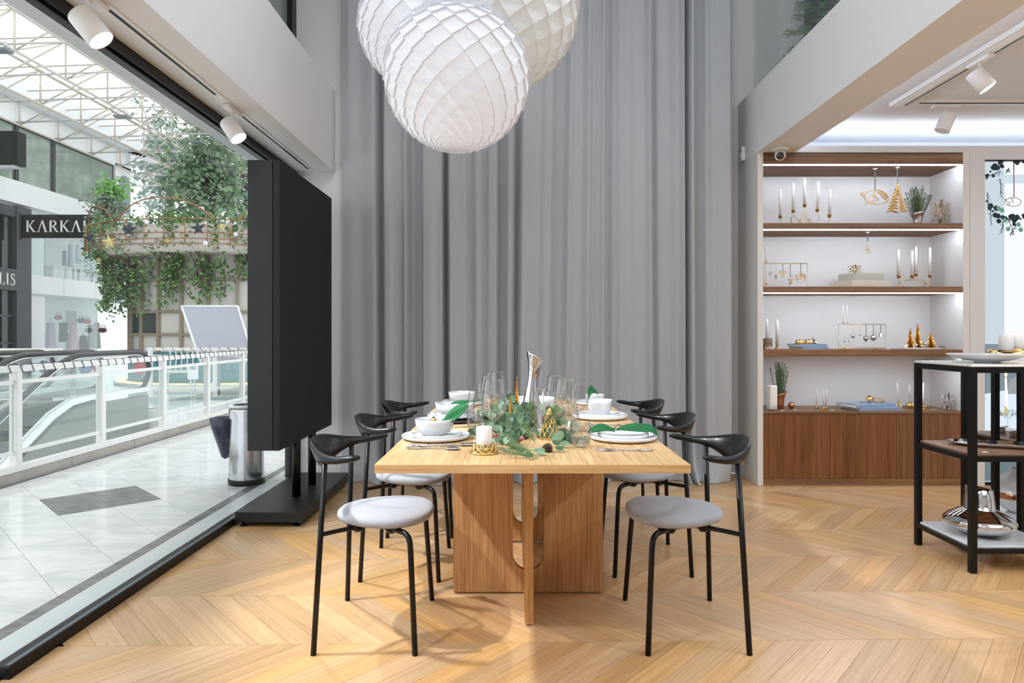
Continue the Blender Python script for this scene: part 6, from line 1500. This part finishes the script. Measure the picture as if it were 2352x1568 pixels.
for k in range(8): a = 2*PI*k/8; MB().sphere((.032*math.cos(a), .032*math.sin(a), .018), .011, 10, 8).build('bead', M['gold'], t)
t = thing('pillar_candle', 'narrow white pillar candle behind the black trolley post', 'candle', (sx(2117), SD, Z4+.0085)); MB().tube([(0, 0, 0), (0, 0, .195)], .018, 20).build('wax', M['wax'], t); MB().tube([(0, 0, .195), (.004, 0, .21)], .001, 5).build('wick', M['wax'], t)
starframe('silver many pointed star at the right end of the counter', (sx(2177, 5.18), 5.18, Z4+.066), .068, 8, 'chrome', r=.0034)
for k, (x, d, z, lab) in enumerate(((1797, 5.14, Z4, 'price tag in front of the copper vase'), (1826, 5.2, Z4, 'price tag beside the copper ball'), (1911, 5.16, Z4, 'price tag beside the three star holders'), (2144, 5.22, Z4, 'price tag near the white pillar candle'), (2040, 5.16, Z3, 'price tag beside the silver ornament stand'))):
    t = thing('price_tag', 'small white '+lab, 'tag', (sx(x, d), d, z)); MB().box(-.012, .012, -.007, .007, 0, .004, .001).build('tag', M['wax'], t)

# ================================================================== black steel display tables on the right
def etagere(label, x0, x1, y0, y1, H, shelves):
    t = thing('display_table', label, 'shelf', ((x0+x1)/2, (y0+y1)/2, 0)); hx, hy = (x1-x0)/2, (y1-y0)/2; s_ = .015
    for x in (-hx, hx):
        for y in (-hy, hy): MB().box(x-s_, x+s_, y-s_, y+s_, 0, H, .002).build('post', M['black'], t)
    for z in [H-.015]+[q[0] for q in shelves]:
        for y in (-hy, hy): MB().box(-hx+s_, hx-s_, y-s_, y+s_, z-.013, z+.011).build('rail', M['black'], t)
        for x in (-hx, hx): MB().box(x-s_, x+s_, -hy+s_, hy-s_, z-.013, z+.011).build('rail', M['black'], t)
    for z, m in shelves: MB().box(-hx+.002, hx-.002, -hy+.002, hy-.002, z+.0111, z+.020, .001).build('shelf', M[m], t)
    MB().box(-hx-.012, hx+.012, -hy-.012, hy+.012, H+.0005, H+.013, .002).build('top', pm('white_stone_top', (234, 234, 232), .25), t)
    return t
EH = .988
etagere('black steel display table with white top nearest the viewer', 2.20, 2.62, 3.24, 3.675, EH, ((.548, 'walnut'), (.108, 'porcelain')))
etagere('second black steel display table behind at the right edge', 2.69, 3.12, 3.58, 4.03, EH, ((.548, 'walnut'), (.108, 'porcelain')))
TT = EH+.0135
t = thing('serving_dish', 'wide shallow white ribbed dish on the near display table', 'dish', (PX(2268, 3.40), 3.40, TT))
MB().lathe([(.001, 0), (.055, 0), (.055, .006), (.10, .014), (.15, .028), (.178, .042), (.180, .044), (.176, .045), (.14, .032), (.08, .016), (.001, .012)], 160, RIB(80, .004, 3, 5)).build('dish', M['porcelain'], t, fix=True)
t = thing('knot_candle_holder', 'polished gold knot-shaped holder under white pillar candles', 'candle holder', (PX(2322, 3.78), 3.78, TT))
MB().tube(smooth_path([(.11*math.sin(a)+.0, .05*math.cos(a)*1.0, .028+.012*math.sin(3*a)) for a in [2*PI*i/12 for i in range(12)]], 4, True), .020, 14, closed=True).build('loop', M['gold'], t)
MB().tube(smooth_path([(-.09+.18*u, .03*math.sin(7*u), .030+.018*math.sin(PI*u)) for u in [i/8 for i in range(9)]], 3), .018, 12).build('band', M['gold'], t)
for x, lab in ((2311, 'left thick white candle on the gold knot'), (2340, 'right thick white candle on the gold knot')):
    q = thing('pillar_candle', lab, 'candle', (PX(x, 3.78), 3.78, TT+.052)); MB().lathe([(.001, 0), (.034, 0), (.036, .003), (.036, .085), (.034, .087), (.001, .085)], 32).build('wax', M['wax'], q, fix=True); MB().tube([(0, 0, .085), (.004, 0, .10)], .0012, 5).build('wick', M['wax'], q)
SH = .5685
t = thing('oval_tray', 'long polished steel tray with a narrow waist on the walnut shelf', 'tray', (2.50, 3.46, SH), -.42)
MB().lathe([(.001, .002), (.20, .002), (.235, .012), (.245, .020), (.240, .021), (.195, .007), (.001, .006)], 72, lambda th, i: (1/((math.cos(th)**2+(math.sin(th)*(2.3+.9*math.sin(th)**2))**2)**.5)*(1), 0)).build('dish', M['chrome'], t, fix=True)
for k, (x, y, R) in enumerate(((2.80, 3.76, .05), (2.93, 3.70, .055), (2.83, 3.93, .045))):
    t = thing('steel_bowl', ('left low steel bowl with bark-like foot on the rear shelf', 'right low steel bowl at the picture edge on the rear shelf', 'small crinkled steel bowl at the back of the rear shelf')[k], 'bowl', (x, y, SH)); MB().lathe([(.001, 0), (R*.62, 0), (R*.6, R*.5), (R, R*.8), (R*.98, R*.84), (R*.55, R*.6), (.001, R*.5)], 40, lambda th, i: (1+.08*math.cos(5*th), .005*math.cos(3*th) if 3 <= i <= 4 else 0)).build('bowl', M['chrome'], t, fix=True)
SL = .1285
t = thing('vase', 'polished steel vase with wide belly and conical neck on the bottom shelf', 'vase', (PX(2249, 3.44), 3.44, SL))
pr = [(.001, 0), (.05, 0), (.09, .010), (.135, .032), (.158, .055), (.162, .066), (.158, .078), (.138, .095), (.105, .115), (.078, .128), (.070, .134), (.066, .18), (.060, .235), (.056, .237), (.060, .18), (.06, .14), (.001, .12)]
MB().lathe(pr[:10]+pr[10:], 64, lambda th, i: (1, -.010*math.cos(th) if i in (12, 13) else 0)).build('body', M['chrome'], t, fix=True)
t = thing('vase', 'round white porcelain vase with a gold band at the right edge', 'vase', (PX(2342, 3.86), 3.86, SL))
gp = [(.001, 0), (.05, 0), (.085, .02), (.115, .055), (.128, .085)]
MB().lathe(gp, 48).build('lower_body', M['porcelain'], t); MB().lathe([(.128, .085), (.134, .10), (.133, .115), (.131, .118)], 48).build('gold_band', M['copper'], t)
MB().lathe([(.131, .118), (.122, .15), (.095, .195), (.06, .225), (.042, .235), (.046, .25), (.042, .25), (.036, .235), (.001, .22)], 48).build('upper_body', M['porcelain'], t)
for k, (x, y, z) in enumerate(((PX(2262, 3.29), 3.29, SH), (2.80, 3.66, SH), (2.83, 3.70, SL))):
    t = thing('price_tag', ('small white price tag on the near walnut shelf', 'small white price tag beside the low steel bowls', 'small white price tag below the round vase')[k], 'tag', (x, y, z)); MB().box(-.012, .012, -.007, .007, 0, .004, .001).build('tag', M['wax'], t)
